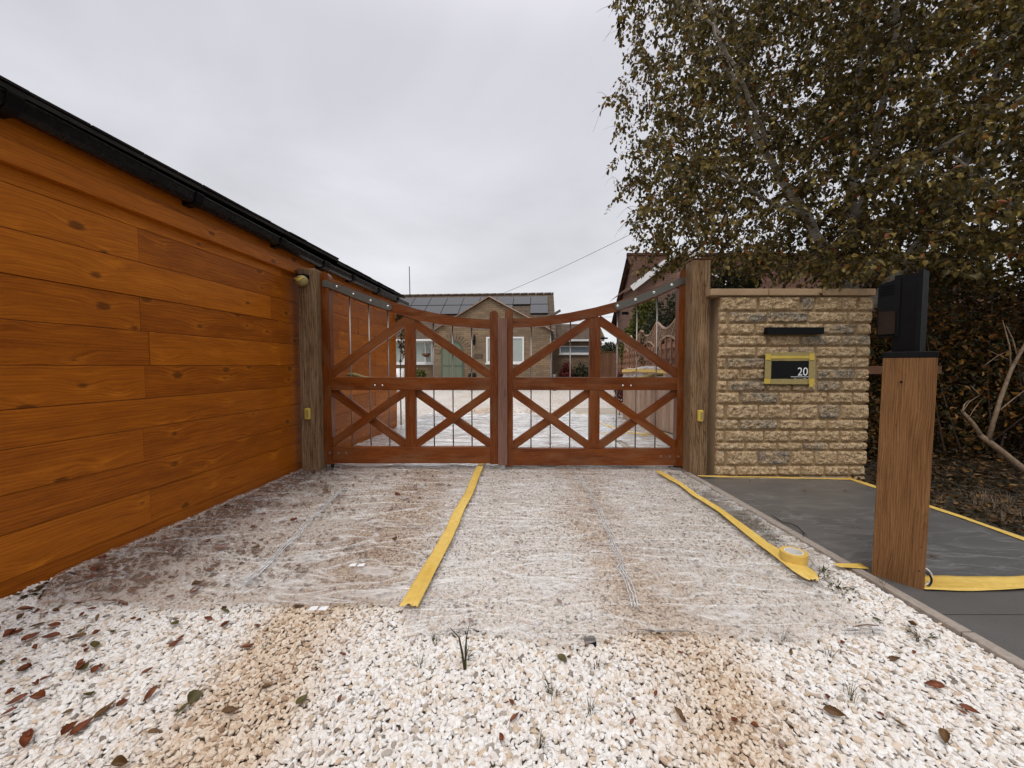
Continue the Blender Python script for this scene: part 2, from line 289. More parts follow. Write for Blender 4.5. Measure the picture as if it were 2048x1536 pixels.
# clear polythene film: mostly see-through, creased, catching the sky
def filmmat(name, haze, tint, spec_gain=1.0, stretch=(1, 1, 1), rough=.2, rot=0, wscale=1.0, rg=1.0, bs=.8):
    m = M(name); o = m.coord('Object')
    w0 = m.map(o, stretch, rot=(0, 0, rot))
    w1 = m.noise(w0, 2.6 * wscale, 2.5, .45, 1.0); w2 = m.noise(m.map(o, tuple(x * 1.6 for x in stretch), rot=(0, 0, rot + .45)), 3.4 * wscale, 2.5, .5, .8)
    r1 = m.math('SUBTRACT', 1.0, m.math('MULTIPLY', m.math('ABSOLUTE', m.math('SUBTRACT', w1, .5)), 15.0)); r1 = m.math('MAXIMUM', r1, 0)
    r2 = m.math('SUBTRACT', 1.0, m.math('MULTIPLY', m.math('ABSOLUTE', m.math('SUBTRACT', w2, .5)), 15.0)); r2 = m.math('MAXIMUM', r2, 0)
    hgt = m.math('ADD', m.math('MULTIPLY', r1, .6), m.math('ADD', m.math('MULTIPLY', r2, .35), m.math('MULTIPLY', w1, 1.2)))
    nrm = m.bump(hgt, bs, .015)
    patch = m.noise(o, 1.6, 3, .5)
    hz = m.math('ADD', m.math('MULTIPLY', m.mr(patch, .35, .65, .6, 1.25), haze), m.math('ADD', m.math('MULTIPLY', m.math('POWER', r1, 2.0), .30 * rg), m.math('MULTIPLY', m.math('POWER', r2, 2.0), .22 * rg)))  # extra haze on the ridges carries the painted crease streaks
    tp = m.n('ShaderNodeBsdfTransparent', {0: (*[1 - (1 - t) * .06 for t in tint], 1)})
    df = m.n('ShaderNodeBsdfDiffuse', {0: m.mix(m.math('POWER', r1, 2.0), tint, (.85, .84, .83)), 'Normal': nrm})  # crease highlights painted in: ridges whitened in the diffuse colour
    a = m.n('ShaderNodeMixShader', {0: hz, 1: tp.outputs[0], 2: df.outputs[0]})
    gl = m.n('ShaderNodeBsdfGlossy', {0: (1, 1, 1, 1), 'Roughness': rough, 'Normal': nrm})
    fr = m.n('ShaderNodeFresnel', {'IOR': 1.34})
    a2 = m.n('ShaderNodeMixShader', {0: m.math('MINIMUM', m.math('MULTIPLY', fr.outputs[0], spec_gain), .9), 1: a.outputs[0], 2: gl.outputs[0]})
    m.t.links.new(a2.outputs[0], m.out.inputs[0]); return m.m
MT['film_left'] = filmmat('film_left', .25, (.47, .37, .31), 1.15, (.7, 2.3, 1), .22, .15, rg=.50, bs=.65)
MT['film_mid'] = filmmat('film_mid', .20, (.62, .55, .51), 1.2, (.7, 2.2, 1), .22, .2, rg=.52, bs=.65)
MT['film_far'] = filmmat('film_far', .42, (.88, .88, .88), 1.3, (.7, 3.2, 1), .16, wscale=.6)
MT['film_slab'] = filmmat('film_slab', .06, (.26, .27, .29), 1.25, (.8, 2.8, 1), .36, .35, rg=.06, bs=.35)
MT['film_box'] = filmmat('film_box', .2, (.75, .74, .76), 1.0, (3, 3, 3), .2)

# ------------------------------------------------------------------ object helpers
ORG = {}
def tag(o, label=None, cat=None, group=None, kind=None):
    if label: o['label'] = label
    if cat: o['category'] = cat
    if group: o['group'] = group
    if kind: o['kind'] = kind
    return o
def thing(name, loc, label, cat, group=None, rz=0.0):
    o = bpy.data.objects.new(name, None); COL.objects.link(o); o.location = loc; o.rotation_euler = (0, 0, rz)
    o.empty_display_size = .1; ORG[o.name] = Vector(loc); return tag(o, label, cat, group)
class MB:
    def __init__(s): s.v = []; s.f = []; s.uv = []; s.tone = []; s.sm = []
    def face(s, pts, uvs=None, tone=.5, smooth=False):
        b = len(s.v); s.v += [tuple(p) for p in pts]; s.f.append(list(range(b, b + len(pts))))
        s.uv.append(uvs or [(p[0] + p[1] * .37, p[2] + p[1] * .5) for p in pts]); s.tone += [tone] * len(pts); s.sm.append(smooth)
    def beam(s, p0, p1, w, d, up=(0, 1, 0), tone=None, w1=None):
        """box from p0 to p1; w across (perpendicular to up), d along up"""
        p0 = Vector(p0); p1 = Vector(p1); L = (p1 - p0).length; x = (p1 - p0).normalized(); u = Vector(up); y = (u - x * u.dot(x)).normalized(); z = x.cross(y)
        if tone is None: tone = random.random()
        ou, ov = random.uniform(0, 40), random.uniform(0, 40); w1 = w if w1 is None else w1
        c = []
        for q, ww in ((p0, w), (p1, w1)):
            for a, b in ((-1, -1), (1, -1), (1, 1), (-1, 1)): c.append(q + z * (a * ww / 2) + y * (b * d / 2))
        b0 = len(s.v); s.v += [tuple(q) for q in c]; s.tone += [tone] * 8
        def fc(ix, uvs): s.f.append([b0 + i for i in ix]); s.uv.append(uvs); s.sm.append(False)
        fc((0, 1, 5, 4), [(ou, ov), (ou, ov + w), (ou + L, ov + w1), (ou + L, ov)])
        fc((1, 2, 6, 5), [(ou, ov + w), (ou, ov + w + d), (ou + L, ov + w + d), (ou + L, ov + w)])
        fc((2, 3, 7, 6), [(ou, ov + w + d), (ou, ov + 2 * w + d), (ou + L, ov + 2 * w + d), (ou + L, ov + w + d)])
        fc((3, 0, 4, 7), [(ou, ov - d), (ou, ov), (ou + L, ov), (ou + L, ov - d)])
        fc((3, 2, 1, 0), [(ou, ov), (ou + .02, ov), (ou + .02, ov + .05), (ou, ov + .05)])
        fc((4, 5, 6, 7), [(ou, ov), (ou + .02, ov), (ou + .02, ov + .05), (ou, ov + .05)])
    def box(s, lo, hi, tone=None, axis=None):
        lo = Vector(lo); hi = Vector(hi); c = (lo + hi) / 2; e = hi - lo
        ax = axis if axis is not None else max(range(3), key=lambda i: e[i])
        if ax == 0: s.beam((lo.x, c.y, c.z), (hi.x, c.y, c.z), e.z, e.y, (0, 1, 0), tone)
        elif ax == 1: s.beam((c.x, lo.y, c.z), (c.x, hi.y, c.z), e.x, e.z, (0, 0, 1), tone)
        else: s.beam((c.x, c.y, lo.z), (c.x, c.y, hi.z), e.x, e.y, (0, 1, 0), tone)
    def prism(s, outline, y0, y1, tone=None, axis='Y', grain='u'):
        """outline of (a, z) extruded along Y (or along X if axis X)"""
        tone = random.random() if tone is None else tone
        P = (lambda a, z, y: (a, y, z)) if axis == 'Y' else ((lambda a, z, y: (y, a, z)) if axis == 'X' else (lambda a, z, y: (a, z, y)))
        ou, ov = random.uniform(0, 40), random.uniform(0, 40)
        UV = (lambda a, z: (ou + a, ov + z)) if grain == 'u' else (lambda a, z: (ou + z, ov + a))
        n = len(outline)
        s.face([P(a, z, y0) for a, z in outline], [UV(a, z) for a, z in outline], tone)
        s.face([P(a, z, y1) for a, z in outline][::-1], [UV(a, z) for a, z in outline][::-1], tone)
        for i in range(n):
            a, b = outline[i], outline[(i + 1) % n]
            s.face([P(*a, y0), P(*b, y0), P(*b, y1), P(*a, y1)][::-1], [UV(*a), UV(*b), (UV(*b)[0], UV(*b)[1] + y1 - y0), (UV(*a)[0], UV(*a)[1] + y1 - y0)][::-1], tone)
    def tube(s, pts, radii, seg=8, tone=.5, cap=True, smooth=True):
        pts = [Vector(p) for p in pts]
        if isinstance(radii, (int, float)): radii = [radii] * len(pts)
        b0 = len(s.v); ref = None
        for i, p in enumerate(pts):
            d = (pts[min(i + 1, len(pts) - 1)] - pts[max(i - 1, 0)])
            d = d.normalized() if d.length > 1e-9 else Vector((0, 0, 1))
            if ref is None: ref = d.orthogonal().normalized()
            ref = (ref - d * ref.dot(d)); ref = ref.normalized() if ref.length > 1e-6 else d.orthogonal().normalized()
            q = d.cross(ref)
            for k in range(seg):
                a = 2 * math.pi * k / seg; s.v.append(tuple(p + (ref * math.cos(a) + q * math.sin(a)) * radii[i])); s.tone.append(tone)
        for i in range(len(pts) - 1):
            for k in range(seg):
                a = b0 + i * seg + k; b = b0 + i * seg + (k + 1) % seg
                s.f.append([a, b, b + seg, a + seg]); s.uv.append([(k / seg, i), ((k + 1) / seg, i), ((k + 1) / seg, i + 1), (k / seg, i + 1)]); s.sm.append(smooth)
        if cap:
            s.f.append([b0 + k for k in range(seg)][::-1]); s.uv.append([(0, 0)] * seg); s.sm.append(False)
            e = b0 + (len(pts) - 1) * seg; s.f.append([e + k for k in range(seg)]); s.uv.append([(0, 0)] * seg); s.sm.append(False)
    def build(s, name, mat, parent=None, bevel=0, local=False, label=None, cat=None, group=None, kind=None, origin=None, attrs=None):
        me = bpy.data.meshes.new(name)
        off = Vector((0, 0, 0))
        if parent is not None and not local: off = ORG.get(parent.name, Vector((0, 0, 0)))
        elif parent is None and not local:
            if origin is not None: off = Vector(origin)
            elif kind != 'structure':
                a = np.array(s.v); off = Vector(((a[:, 0].min() + a[:, 0].max()) / 2, (a[:, 1].min() + a[:, 1].max()) / 2, a[:, 2].min()))
        me.from_pydata([(a - off.x, b - off.y, c - off.z) for a, b, c in s.v], [], s.f)
        ul = me.uv_layers.new(name='UVMap'); ul.data.foreach_set('uv', [x for f in s.uv for p in f for x in p])
        at = me.attributes.new('tone', 'FLOAT', 'POINT'); at.data.foreach_set('value', s.tone)
        me.polygons.foreach_set('use_smooth', s.sm); me.update()
        o = bpy.data.objects.new(name, me); COL.objects.link(o)
        me.materials.append(MT[mat] if isinstance(mat, str) else mat)
        if parent is not None: o.parent = parent; ORG[o.name] = off
        else: o.location = off; ORG[o.name] = off
        if bevel:
            b = o.modifiers.new('bevel', 'BEVEL'); b.width = bevel; b.segments = 2; b.limit_method = 'ANGLE'; b.angle_limit = math.radians(40)
        return tag(o, label, cat, group, kind)
def npmesh(name, V, Fq, mat, parent=None, tone=None, smooth=False, extra=None, **kw):
    """numpy verts (n,3), faces (m,k)"""
    off = ORG.get(parent.name, Vector((0, 0, 0))) if parent is not None else Vector(kw.get('origin', (0, 0, 0)))
    V = np.asarray(V, dtype=np.float32) - np.array(off[:], dtype=np.float32)
    k = Fq.shape[1]; me = bpy.data.meshes.new(name)
    me.vertices.add(len(V)); me.vertices.foreach_set('co', V.ravel())
    me.loops.add(Fq.size); me.loops.foreach_set('vertex_index', Fq.astype(np.int32).ravel())
    me.polygons.add(len(Fq)); me.polygons.foreach_set('loop_start', np.arange(0, Fq.size, k, dtype=np.int32))
    me.polygons.foreach_set('use_smooth', np.full(len(Fq), smooth))
    me.update(calc_edges=True)
    for nm, val in {'tone': tone, **(extra or {})}.items():
        if val is not None:
            at = me.attributes.new(nm, 'FLOAT', 'POINT'); at.data.foreach_set('value', np.asarray(val, dtype=np.float32))
    me.materials.append(MT[mat]); o = bpy.data.objects.new(name, me); COL.objects.link(o)
    if parent is not None: o.parent = parent
    else: o.location = off
    ORG[o.name] = off
    return tag(o, kw.get('label'), kw.get('cat'), kw.get('group'), kw.get('kind'))
def sheet(name, quad, mat, z=None, **k):
    b = MB(); b.face(quad); return b.build(name, mat, kind='structure', **k)
def sph(b, c, r, seg=10, rings=6, tone=.5, sq=(1, 1, 1)):
    c = Vector(c); b0 = len(b.v)
    for i in range(rings + 1):
        t = math.pi * i / rings
        for k in range(seg):
            a = 2 * math.pi * k / seg
            b.v.append((c.x + r * sq[0] * math.sin(t) * math.cos(a), c.y + r * sq[1] * math.sin(t) * math.sin(a), c.z + r * sq[2] * math.cos(t))); b.tone.append(tone)
    for i in range(rings):
        for k in range(seg):
            p = b0 + i * seg + k; q = b0 + i * seg + (k + 1) % seg
            b.f.append([p, p + seg, q + seg, q]); b.uv.append([(0, 0)] * 4); b.sm.append(True)

# ------------------------------------------------------------------ the setting
sheet('ground', [(-300, -80, -.03), (300, -80, -.03), (300, 500, -.03), (-300, 500, -.03)], 'field')
sheet('driveway', [(-3.2, -1.5, 0), (1.72, -1.5, 0), (1.72, 4.0, 0), (-3.2, 4.0, 0)], 'dirt')
sheet('gravel_courtyard', [(-7, 4.0, .002), (2.5, 4.0, .002), (4.9, 19.5, .002), (-7, 19.5, .002)], 'gravelfar')
sheet('soil_bed', [(1.8, -1.5, -.012), (12, -1.5, -.012), (16, 14, -.012), (1.8, 14, -.012)], 'soil')
# slabs (right of the kerb)
b = MB()
for iy, (a, c) in enumerate(((-.8, .38), (.385, 1.56), (1.565, 2.71), (2.715, 3.50))):
    b.prism([(1.822 - .025 * a, a), (3.12, a), (3.12, c), (1.822 - .025 * c, c)], -.03, .012, tone=.3 + .1 * iy, axis='Z')
b.build('paving_slabs', 'slab', kind='structure', bevel=.002)
b = MB()
for a in np.arange(-1.3, 3.7, .915): b.beam((1.795 - .025 * a + .0, a, 0), (1.795 - .025 * (a + .91), min(a + .91, 3.68), 0), .05, .05, (0, 0, 1))
b.build('kerb_edging', 'kerb', kind='structure', bevel=.004)
b = MB()
for i in range(3):
    for j in range(5): b.box((1.45 + i * .78, 4.4 + j * 1.02, -.03), (1.45 + i * .78 + .772, 4.4 + j * 1.02 + 1.012, .012))
b.build('patio_paving', 'patio', kind='structure', bevel=.003)

# ------------------------------------------------------------------ timber garage (left)
g = thing('timber_garage', (gx(3.0) - .1, 3.0, 0), 'long orange stained timber garage with black gutter along the gravel drive', 'garage')
b = MB(); zs = [.085, .293, .470, .674, .853, 1.053, 1.260, 1.465, 1.669, 1.871, 2.06]
YE = 6.43; T = Vector((GS, 1, 0)).normalized(); NR = Vector((1, -GS, 0)).normalized()
joints = [[2.334], [3.55], [2.31], [3.5], [2.334], [2.37, 3.56], [2.325], [3.45], [2.33], [1.2, 3.6]]
for r in range(10):
    cuts = [-1.5] + joints[r] + [4.6 + .5 * ((r * 7) % 3), YE]
    for a, c in zip(cuts[:-1], cuts[1:]):
        off = random.uniform(-.002, .003)
        z0, z1 = zs[r] + .0012, zs[r + 1] - .0012
        p0 = Vector((gx(a + .0008), a + .0008, (z0 + z1) / 2)) + NR * (-.012 + off); p1 = Vector((gx(c - .0008), c - .0008, (z0 + z1) / 2)) + NR * (-.012 + off)
        b.beam(p0, p1, z1 - z0, .024, NR, tone=random.uniform(.1, .9))
b.build('cladding', 'cladding', g, bevel=.0025)
b = MB(); b.beam(Vector((gx(-1.5), -1.5, .025)) + NR * -.016, Vector((gx(YE), YE, .025)) + NR * -.016, .12, .024, NR, tone=.3); b.build('base_board', 'cladding', g, bevel=.003)
b = MB(); b.beam(Vector((gx(-1.5), -1.5, 2.012)) + NR * .018, Vector((gx(YE), YE, 1.982)) + NR * .018, .105, .055, NR, tone=.7); b.build('fascia_trim', 'cladding', g, bevel=.004)
b = MB(); b.beam(Vector((gx(-1.5), -1.5, 2.142)) + NR * .012, Vector((gx(YE), YE, 2.102)) + NR * .012, .15, .045, NR, tone=.5); b.build('fascia_board', 'cladding', g, bevel=.004)
b = MB(); q = [(-1.5, 0), (YE - .01, 0)]
for z0, z1 in ((-.02, 2.2),):
    P = lambda y, o, z: tuple(Vector((gx(y), y, z)) + NR * o)
    b.face([P(-1.5, -.03, z0), P(YE - .01, -.03, z0), P(YE - .01, -.03, z1), P(-1.5, -.03, z1)])
    b.face([P(YE - .01, -.03, z0), P(YE - .01, -3.6, z0), P(YE - .01, -3.6, z1), P(YE - .01, -1.8, 2.75), P(YE - .01, -.03, z1)])
    b.face([P(-1.5, -3.6, z0), P(-1.5, -.03, z0), P(-1.5, -.03, z1), P(-1.5, -1.8, 2.75), P(-1.5, -3.6, z1)])
    b.face([P(YE - .01, -3.6, z0), P(-1.5, -3.6, z0), P(-1.5, -3.6, z1), P(YE - .01, -3.6, z1)])
b.build('wall', 'cladding', g)
b = MB()
for y0, y1, dz, ov in ((-1.7, 4.42, 0, 0.0), (4.425, 6.62, -.03, -.02)):
    e0, e1 = 2.262 + dz, 2.247 + dz; R = -1.85; rz = 2.75 + dz; o0 = .118 + ov
    A = [P(y0, o0, e0), P(y1, o0, e1), P(y1, R, rz), P(y0, R, rz)]
    L = 2.05; uvs = [(y0, 0), (y1, 0), (y1, L), (y0, L)]
    b.face(A, uvs); B2 = [P(y1, 2 * R - o0, e1), P(y0, 2 * R - o0, e0), P(y0, R, rz), P(y1, R, rz)]; b.face(B2, uvs)
    th = .022
    dn = lambda p: (p[0], p[1], p[2] - th)
    b.face([dn(p) for p in A][::-1], uvs); b.face([A[0], dn(A[0]), dn(A[1]), A[1]]); b.face([A[1], dn(A[1]), dn(A[2]), A[2]])
    # uneven shingle butts along the eaves
    y = y0
    while y < y1 - .1:
        w = .16 + random.random() * .1; zz = e0 + (e1 - e0) * (y - y0) / (y1 - y0)
        b.beam(P(y, o0 - .05, zz + .012), P(min(y + w, y1), o0 - .05, zz + .012 + random.uniform(-.002, .003)), .012, .11 + random.uniform(-.008, .01), NR); y += w + .006
b.build('roof', 'shingle', g)
# gutter: a half-square channel profile
def gutter(y0, y1, z0, z1, parent, nm='gutter'):
    b = MB(); prof = [(.04, 0), (.04, .002), (.048, -.045), (.066, -.062), (.100, -.064), (.124, -.048), (.131, -.004), (.138, 0), (.138, .006), (.127, .006), (.121, -.04), (.098, -.055), (.07, -.055), (.056, -.04), (.05, .004)]
    n = len(prof)
    for i in range(n):
        a, c = prof[i], prof[(i + 1) % n]
        b.face([P(y0, a[0], z0 + a[1]), P(y0, c[0], z0 + c[1]), P(y1, c[0], z1 + c[1]), P(y1, a[0], z1 + a[1])][::-1])
    b.face([P(y0, a[0], z0 + a[1]) for a in prof]); b.face([P(y1, a[0], z1 + a[1]) for a in prof][::-1])
    return b.build(nm, 'gutter', parent)
gz = lambda y: 2.252 - .026 * y if y < 4.2 else 2.143 - .004 * (y - 4.2)
gutter(-1.7, 4.15, gz(-1.7), gz(4.15), g); gutter(4.17, 6.72, gz(4.17), gz(6.72), g)
for y in (.9, 1.72, 2.62, 3.45, 4.15, 4.75, 5.5, 6.2):
    b = MB(); pr = [(-.0, -.085), (.045, -.072), (.07, -.070), (.103, -.070), (.130, -.052), (.145, .0), (.145, .010), (.135, .010), (.0, -.02)]
    w = .028 if y != 4.15 else .055; z = gz(y)
    b.face([P(y - w, a, z + c) for a, c in pr]); b.face([P(y + w, a, z + c) for a, c in pr][::-1])
    for i in range(len(pr)):
        a, c = pr[i], pr[(i + 1) % len(pr)]; b.face([P(y - w, a[0], z + a[1]), P(y - w, c[0], z + c[1]), P(y + w, c[0], z + c[1]), P(y + w, a[0], z + a[1])][::-1])
    b.build('gutter_bracket', 'black', g, bevel=.002)

# ------------------------------------------------------------------ gate posts
def post(x0, x1, y0, y1, z1, label, slant=0):
    b = MB(); n = 14; pts = []
    t = thing('gate_post', ((x0 + x1) / 2, (y0 + y1) / 2, 0), label, 'gate post', 'pair of old oak gate posts')
    b.beam(((x0 + x1) / 2, (y0 + y1) / 2, -.1), ((x0 + x1) / 2 + slant, (y0 + y1) / 2, z1), x1 - x0, y1 - y0, (0, 1, 0), tone=.5)
    return t, b.build('shaft', 'oldpost', t, bevel=.012)
postL, _ = post(W(600, 800, 3.73).x, W(637, 800, 3.73).x, 3.73, 3.88, 1.985, 'weathered oak gate post against the timber garage wall')
postR, _ = post(W(1382, 800, 3.66).x, W(1418, 800, 3.66).x, 3.66, 3.82, 2.050, 'grey cracked oak gate post beside the stone wall', -.01)
b = MB(); b.box((W(1381.5, 800, 3.66).x - .012, 3.655, 2.050), (W(1418, 800, 3.66).x - .009, 3.826, 2.061)); b.build('top_cap', 'gate', postR, bevel=.003)

# ------------------------------------------------------------------ gates
GY = 3.85
def gate_leaf(side):
    Lf = side == 'L'
    hx = (647, 665) if Lf else (1352, 1371); mxx = (980, 997) if Lf else (1010, 1026)
    lab = 'hinged gate leaf nearest the timber garage, curved top rail' if Lf else 'hinged gate leaf nearest the stone wall, with bare cover batten'
    cx = W((hx[0] + mxx[1]) / 2, 800, GY).x
    t = thing('driveway_gate', (cx, GY, 0), lab, 'gate', 'pair of stained hardwood driveway gates')
    zb = W(800, 927, GY).z if Lf else W(1200, 931, GY).z
    def roundtop(px0, px1, pytop, name, d0, d1):
        x0, x1 = W(px0, 760, GY).x, W(px1, 760, GY).x; zt = W(px0, pytop, GY).z; r = (x1 - x0) / 2; cxx = (x0 + x1) / 2
        ol = [(x0, zb), (x1, zb)] + [(cxx + r * math.cos(a), zt - r * 1.05 + r * 1.05 * math.sin(a)) for a in np.linspace(0, math.pi, 13)]
        b = MB(); b.prism(ol, GY + d0, GY + d1, tone=.5, grain='v'); return b.build(name, 'gate', t, bevel=.003)
    roundtop(hx[0], hx[1], 546 if Lf else 541, 'hinge_stile', -.035, .045)
    roundtop(mxx[0], mxx[1], 622 if Lf else 619, 'meeting_stile', -.035, .045)
    xi0, xi1 = (hx[1], mxx[0]) if Lf else (mxx[1], hx[0])
    def rail(name, y0, y1, d0=-.030, d1=.035):
        b = MB(); za, zb_ = W(800, y1, GY).z, W(800, y0, GY).z; b.beam((W(xi0, 760, GY).x - .001, GY + (d0 + d1) / 2, (za + zb_) / 2), (W(xi1, 760, GY).x + .001, GY + (d0 + d1) / 2, (za + zb_) / 2), zb_ - za, d1 - d0, (0, 1, 0), tone=random.uniform(.3, .7)); return b.build(name, 'gate', t, bevel=.003)
    o = 0 if Lf else 3
    rb = rail('bottom_rail', 893 + o, 925.5 + o + (1 if not Lf else 0)); rm = rail('mid_rail', 754.5, 780)
    # curved top rail
    if Lf:
        up = [(647, 557), (665, 561), (700, 573), (740, 588), (783, 603), (835, 619), (872, 627), (910, 634), (945, 638), (981, 640)]
        lo = [(981, 658.5), (945, 656.5), (910, 653), (872, 648), (835, 641), (783, 624), (740, 611), (700, 596), (665, 581), (647, 573)]
    else:
        up = [(1025, 638), (1060, 636.5), (1090, 634), (1139, 626), (1188, 616), (1230, 605), (1270, 591), (1310, 576), (1345, 563), (1370, 553)]
        lo = [(1370, 568), (1352, 576), (1310, 597), (1270, 611), (1230, 624), (1188, 634.6), (1139, 645), (1090, 652.5), (1060, 655), (1025, 656.5)]
    ol = [(W(x, y, GY).x, W(x, y, GY).z) for x, y in up + lo][::-1]
    b = MB(); b.prism(ol, GY - .0325, GY + .038, tone=.5); rt = b.build('top_rail', 'gate', t, bevel=.003)
    vx = (811, 832) if Lf else (1178, 1199)
    for a, c in (((634, 756)), ((779, 895))):
        b = MB(); b.beam((W(sum(vx) / 2, 760, GY).x, GY + .001, W(800, c, GY).z), (W(sum(vx) / 2, 760, GY).x, GY + .001, W(800, a, GY).z), (vx[1] - vx[0]) / F * GY, .056, (0, 1, 0), tone=random.uniform(.3, .7)); b.build('muntin', 'gate', t, bevel=.002)
    # braces: tapered by clipping against the rails
    if Lf:
        br = [((664, 747), (814, 641), 17, 0), ((828, 645), (984, 753), 17, 0), ((666, 783), (812, 890), 16, .014), ((664, 888), (812, 783), 16, 0), ((831, 783), (982, 889), 16, .014), ((831, 890), (982, 783), 16, 0)]
    else:
        br = [((1022, 750), (1180, 643), 17, 0), ((1197, 640), (1355, 750), 17, 0), ((1024, 782), (1180, 893), 16, 0), ((1024, 893), (1180, 783), 16, .014), ((1197, 783), (1353, 893), 16, 0), ((1197, 893), (1353, 783), 16, .014)]
    zr = {'t': None}
    zmB, zmT, zbT = W(800, 780, GY).z, W(800, 754.5, GY).z, W(800, 893 + o, GY).z
    xl, xr = W(xi0, 760, GY).x, W(xi1, 760, GY).x; xv0, xv1 = W(vx[0], 760, GY).x, W(vx[1], 760, GY).x
    def clip(poly, a, bb, c):   # keep a*x+bb*z<=c
        out = []
        for i in range(len(poly)):
            p, q = poly[i], poly[(i + 1) % len(poly)]; fp, fq = a * p[0] + bb * p[1] - c, a * q[0] + bb * q[1] - c
            if fp <= 0: out.append(p)
            if fp * fq < 0: k = fp / (fp - fq); out.append((p[0] + k * (q[0] - p[0]), p[1] + k * (q[1] - p[1])))
        return out
    for p0, p1, wd, back in br:
        a, c = W(*p0, GY), W(*p1, GY); d = (c - a).normalized(); nn = Vector((-d.z, 0, d.x)) * wd / F * GY * .5 
        a = a - d * .08; c = c + d * .08
        poly = [((a - nn).x, (a - nn).z), ((c - nn).x, (c - nn).z), ((c + nn).x, (c + nn).z), ((a + nn).x, (a + nn).z)]
        mid = (a.x + c.x) / 2; lx0, lx1 = (xl, xv0) if mid < (xv0 + xv1) / 2 else (xv1, xr)
        poly = clip(poly, 1, 0, lx1 - .0005); poly = clip(poly, -1, 0, -lx0 - .0005)
        if p0[1] < 756 or p1[1] < 700: poly = clip(poly, 0, -1, -zmT - .0005)
        else: poly = clip(poly, 0, 1, zmB - .0005); poly = clip(poly, 0, -1, -zbT - .0005)
        if p1[1] < 700 or p0[1] < 700:    # under the curved rail
            ex = [(W(x, y, GY).x, W(x, y, GY).z) for x, y in lo]
            ex.sort(); zt = lambda x: np.interp(x, [e[0] for e in ex], [e[1] for e in ex])
            top = max(poly, key=lambda p: p[1]); xa, xb = (lx1 - .12, lx1) if abs(top[0] - lx1) < abs(top[0] - lx0) else (lx0, lx0 + .12)
            za, zb2 = zt(xa), zt(xb); sl = (zb2 - za) / (xb - xa); poly = clip(poly, -sl, 1, za - sl * xa)
        ang = math.atan2(d.z, d.x); b = MB()
        y0, y1 = GY - .024 + back * 1.2, GY + .012 + back * 1.6
        tone = random.uniform(.3, .7); b.prism(poly, y0, y1, tone=tone)
        ou = random.uniform(0, 30)
        for fi, f in enumerate(b.f):
            b.uv[fi] = [(ou + b.v[i][0] * math.cos(ang) + b.v[i][2] * math.sin(ang), ou - b.v[i][0] * math.sin(ang) + b.v[i][2] * math.cos(ang) + b.v[i][1]) for i in f]
        b.build('brace', 'gate', t, bevel=.002)
    # rods
    for px in ((700, 738, 776, 866.5, 905, 943) if Lf else (1062.5, 1101.5, 1141, 1235, 1274, 1314)):
        ul = sorted([(x, (y + 3)) for x, y in lo]); ytop = np.interp(px, [u[0] for u in ul], [u[1] for u in ul]) - 6
        x = W(px, 760, GY).x; b = MB(); b.tube([(x, GY + .028, W(800, 895 + o, GY).z), (x, GY + .028, W(px, ytop, GY).z)], .0066, 10); b.build('steel_rod', 'rod', t)
    # steel strap along the raised end of the top rail
    if Lf: su = [(644, 562), (650, 559.5), (665, 564), (700, 577), (740, 592), (775, 604.5), (781, 608)]; sl_ = [(784, 614), (782, 620), (775, 620.5), (740, 608), (700, 592.5), (665, 578), (654, 574), (644, 573)]; bolts = [(673.4, 573), (706.6, 588), (741, 601), (775.6, 612.3)]
    else: su = [(1229, 611), (1232, 606), (1240, 603), (1270, 592.5), (1310, 577), (1345, 562.5), (1360, 556), (1375, 554)]; sl_ = [(1379, 565), (1362, 569.5), (1345, 577.5), (1310, 593), (1270, 608.5), (1242, 618.5), (1234, 619.5), (1230, 616)]; bolts = [(1235.5, 611.6), (1271, 599), (1308, 584.5), (1343.5, 569.3)]
    ys = GY - .042
    b = MB(); b.prism([(W(x, y, ys).x, W(x, y, ys).z) for x, y in su + sl_][::-1], ys - .0, ys + .006); st = b.build('steel_strap', 'band', t, bevel=.0012)
    for x, y in bolts:
        p = W(x, y, ys - .004); b = MB(); b.tube([(p.x, ys - .001, p.z), (p.x, ys - .005, p.z)], .013, 12); sph(b, (p.x, ys - .005, p.z), .0095, sq=(1, .6, 1)); b.build('bolt', 'bolt', st)
    for x, y in (((749.7, 771), (764.7, 771)) if Lf else ((1245.8, 771.3), (1262, 771.3))):
        p = W(x, y, GY - .03); b = MB(); sph(b, (p.x, GY - .031, p.z), .010, sq=(1, .6, 1)); b.build('bolt', 'bolt', t)
    for x, y in (((660, 905.6), (676.6, 906.5), (692, 906)) if Lf else ((1322, 913), (1340, 913), (1356.5, 913))):
        p = W(x, y, GY - .036); yy = GY - (.036 if (x < 664 or x > 1352) else .031); b = MB(); b.tube([(p.x, yy, p.z), (p.x, yy - .003, p.z)], .0125, 12); b.tube([(p.x, yy - .003, p.z), (p.x, yy - .009, p.z)], .0065, 6, smooth=False); b.build('bolt', 'boltdull', t)
    # hinge bracket between stile and post
    xh = W(hx[0] if Lf else hx[1], 760, GY).x; sgn = -1 if Lf else 1
    for py in (567, 905):
        z = W(660, py, GY).z; b = MB(); b.box((min(xh, xh + sgn * .035), GY - .02, z - .03), (max(xh, xh + sgn * .035), GY + .02, z + .03)); b.build('hinge', 'blackmatte', t, bevel=.003)
    # taped-up opener arm behind the mid rail
    xa = W(684 if Lf else 1300, 745, GY).x; xb = W(810 if Lf else 1180, 760, GY).x
    x2 = W(1335, 745, GY).x if not Lf else xa
    b = MB(); z = W(700, 751, GY).z
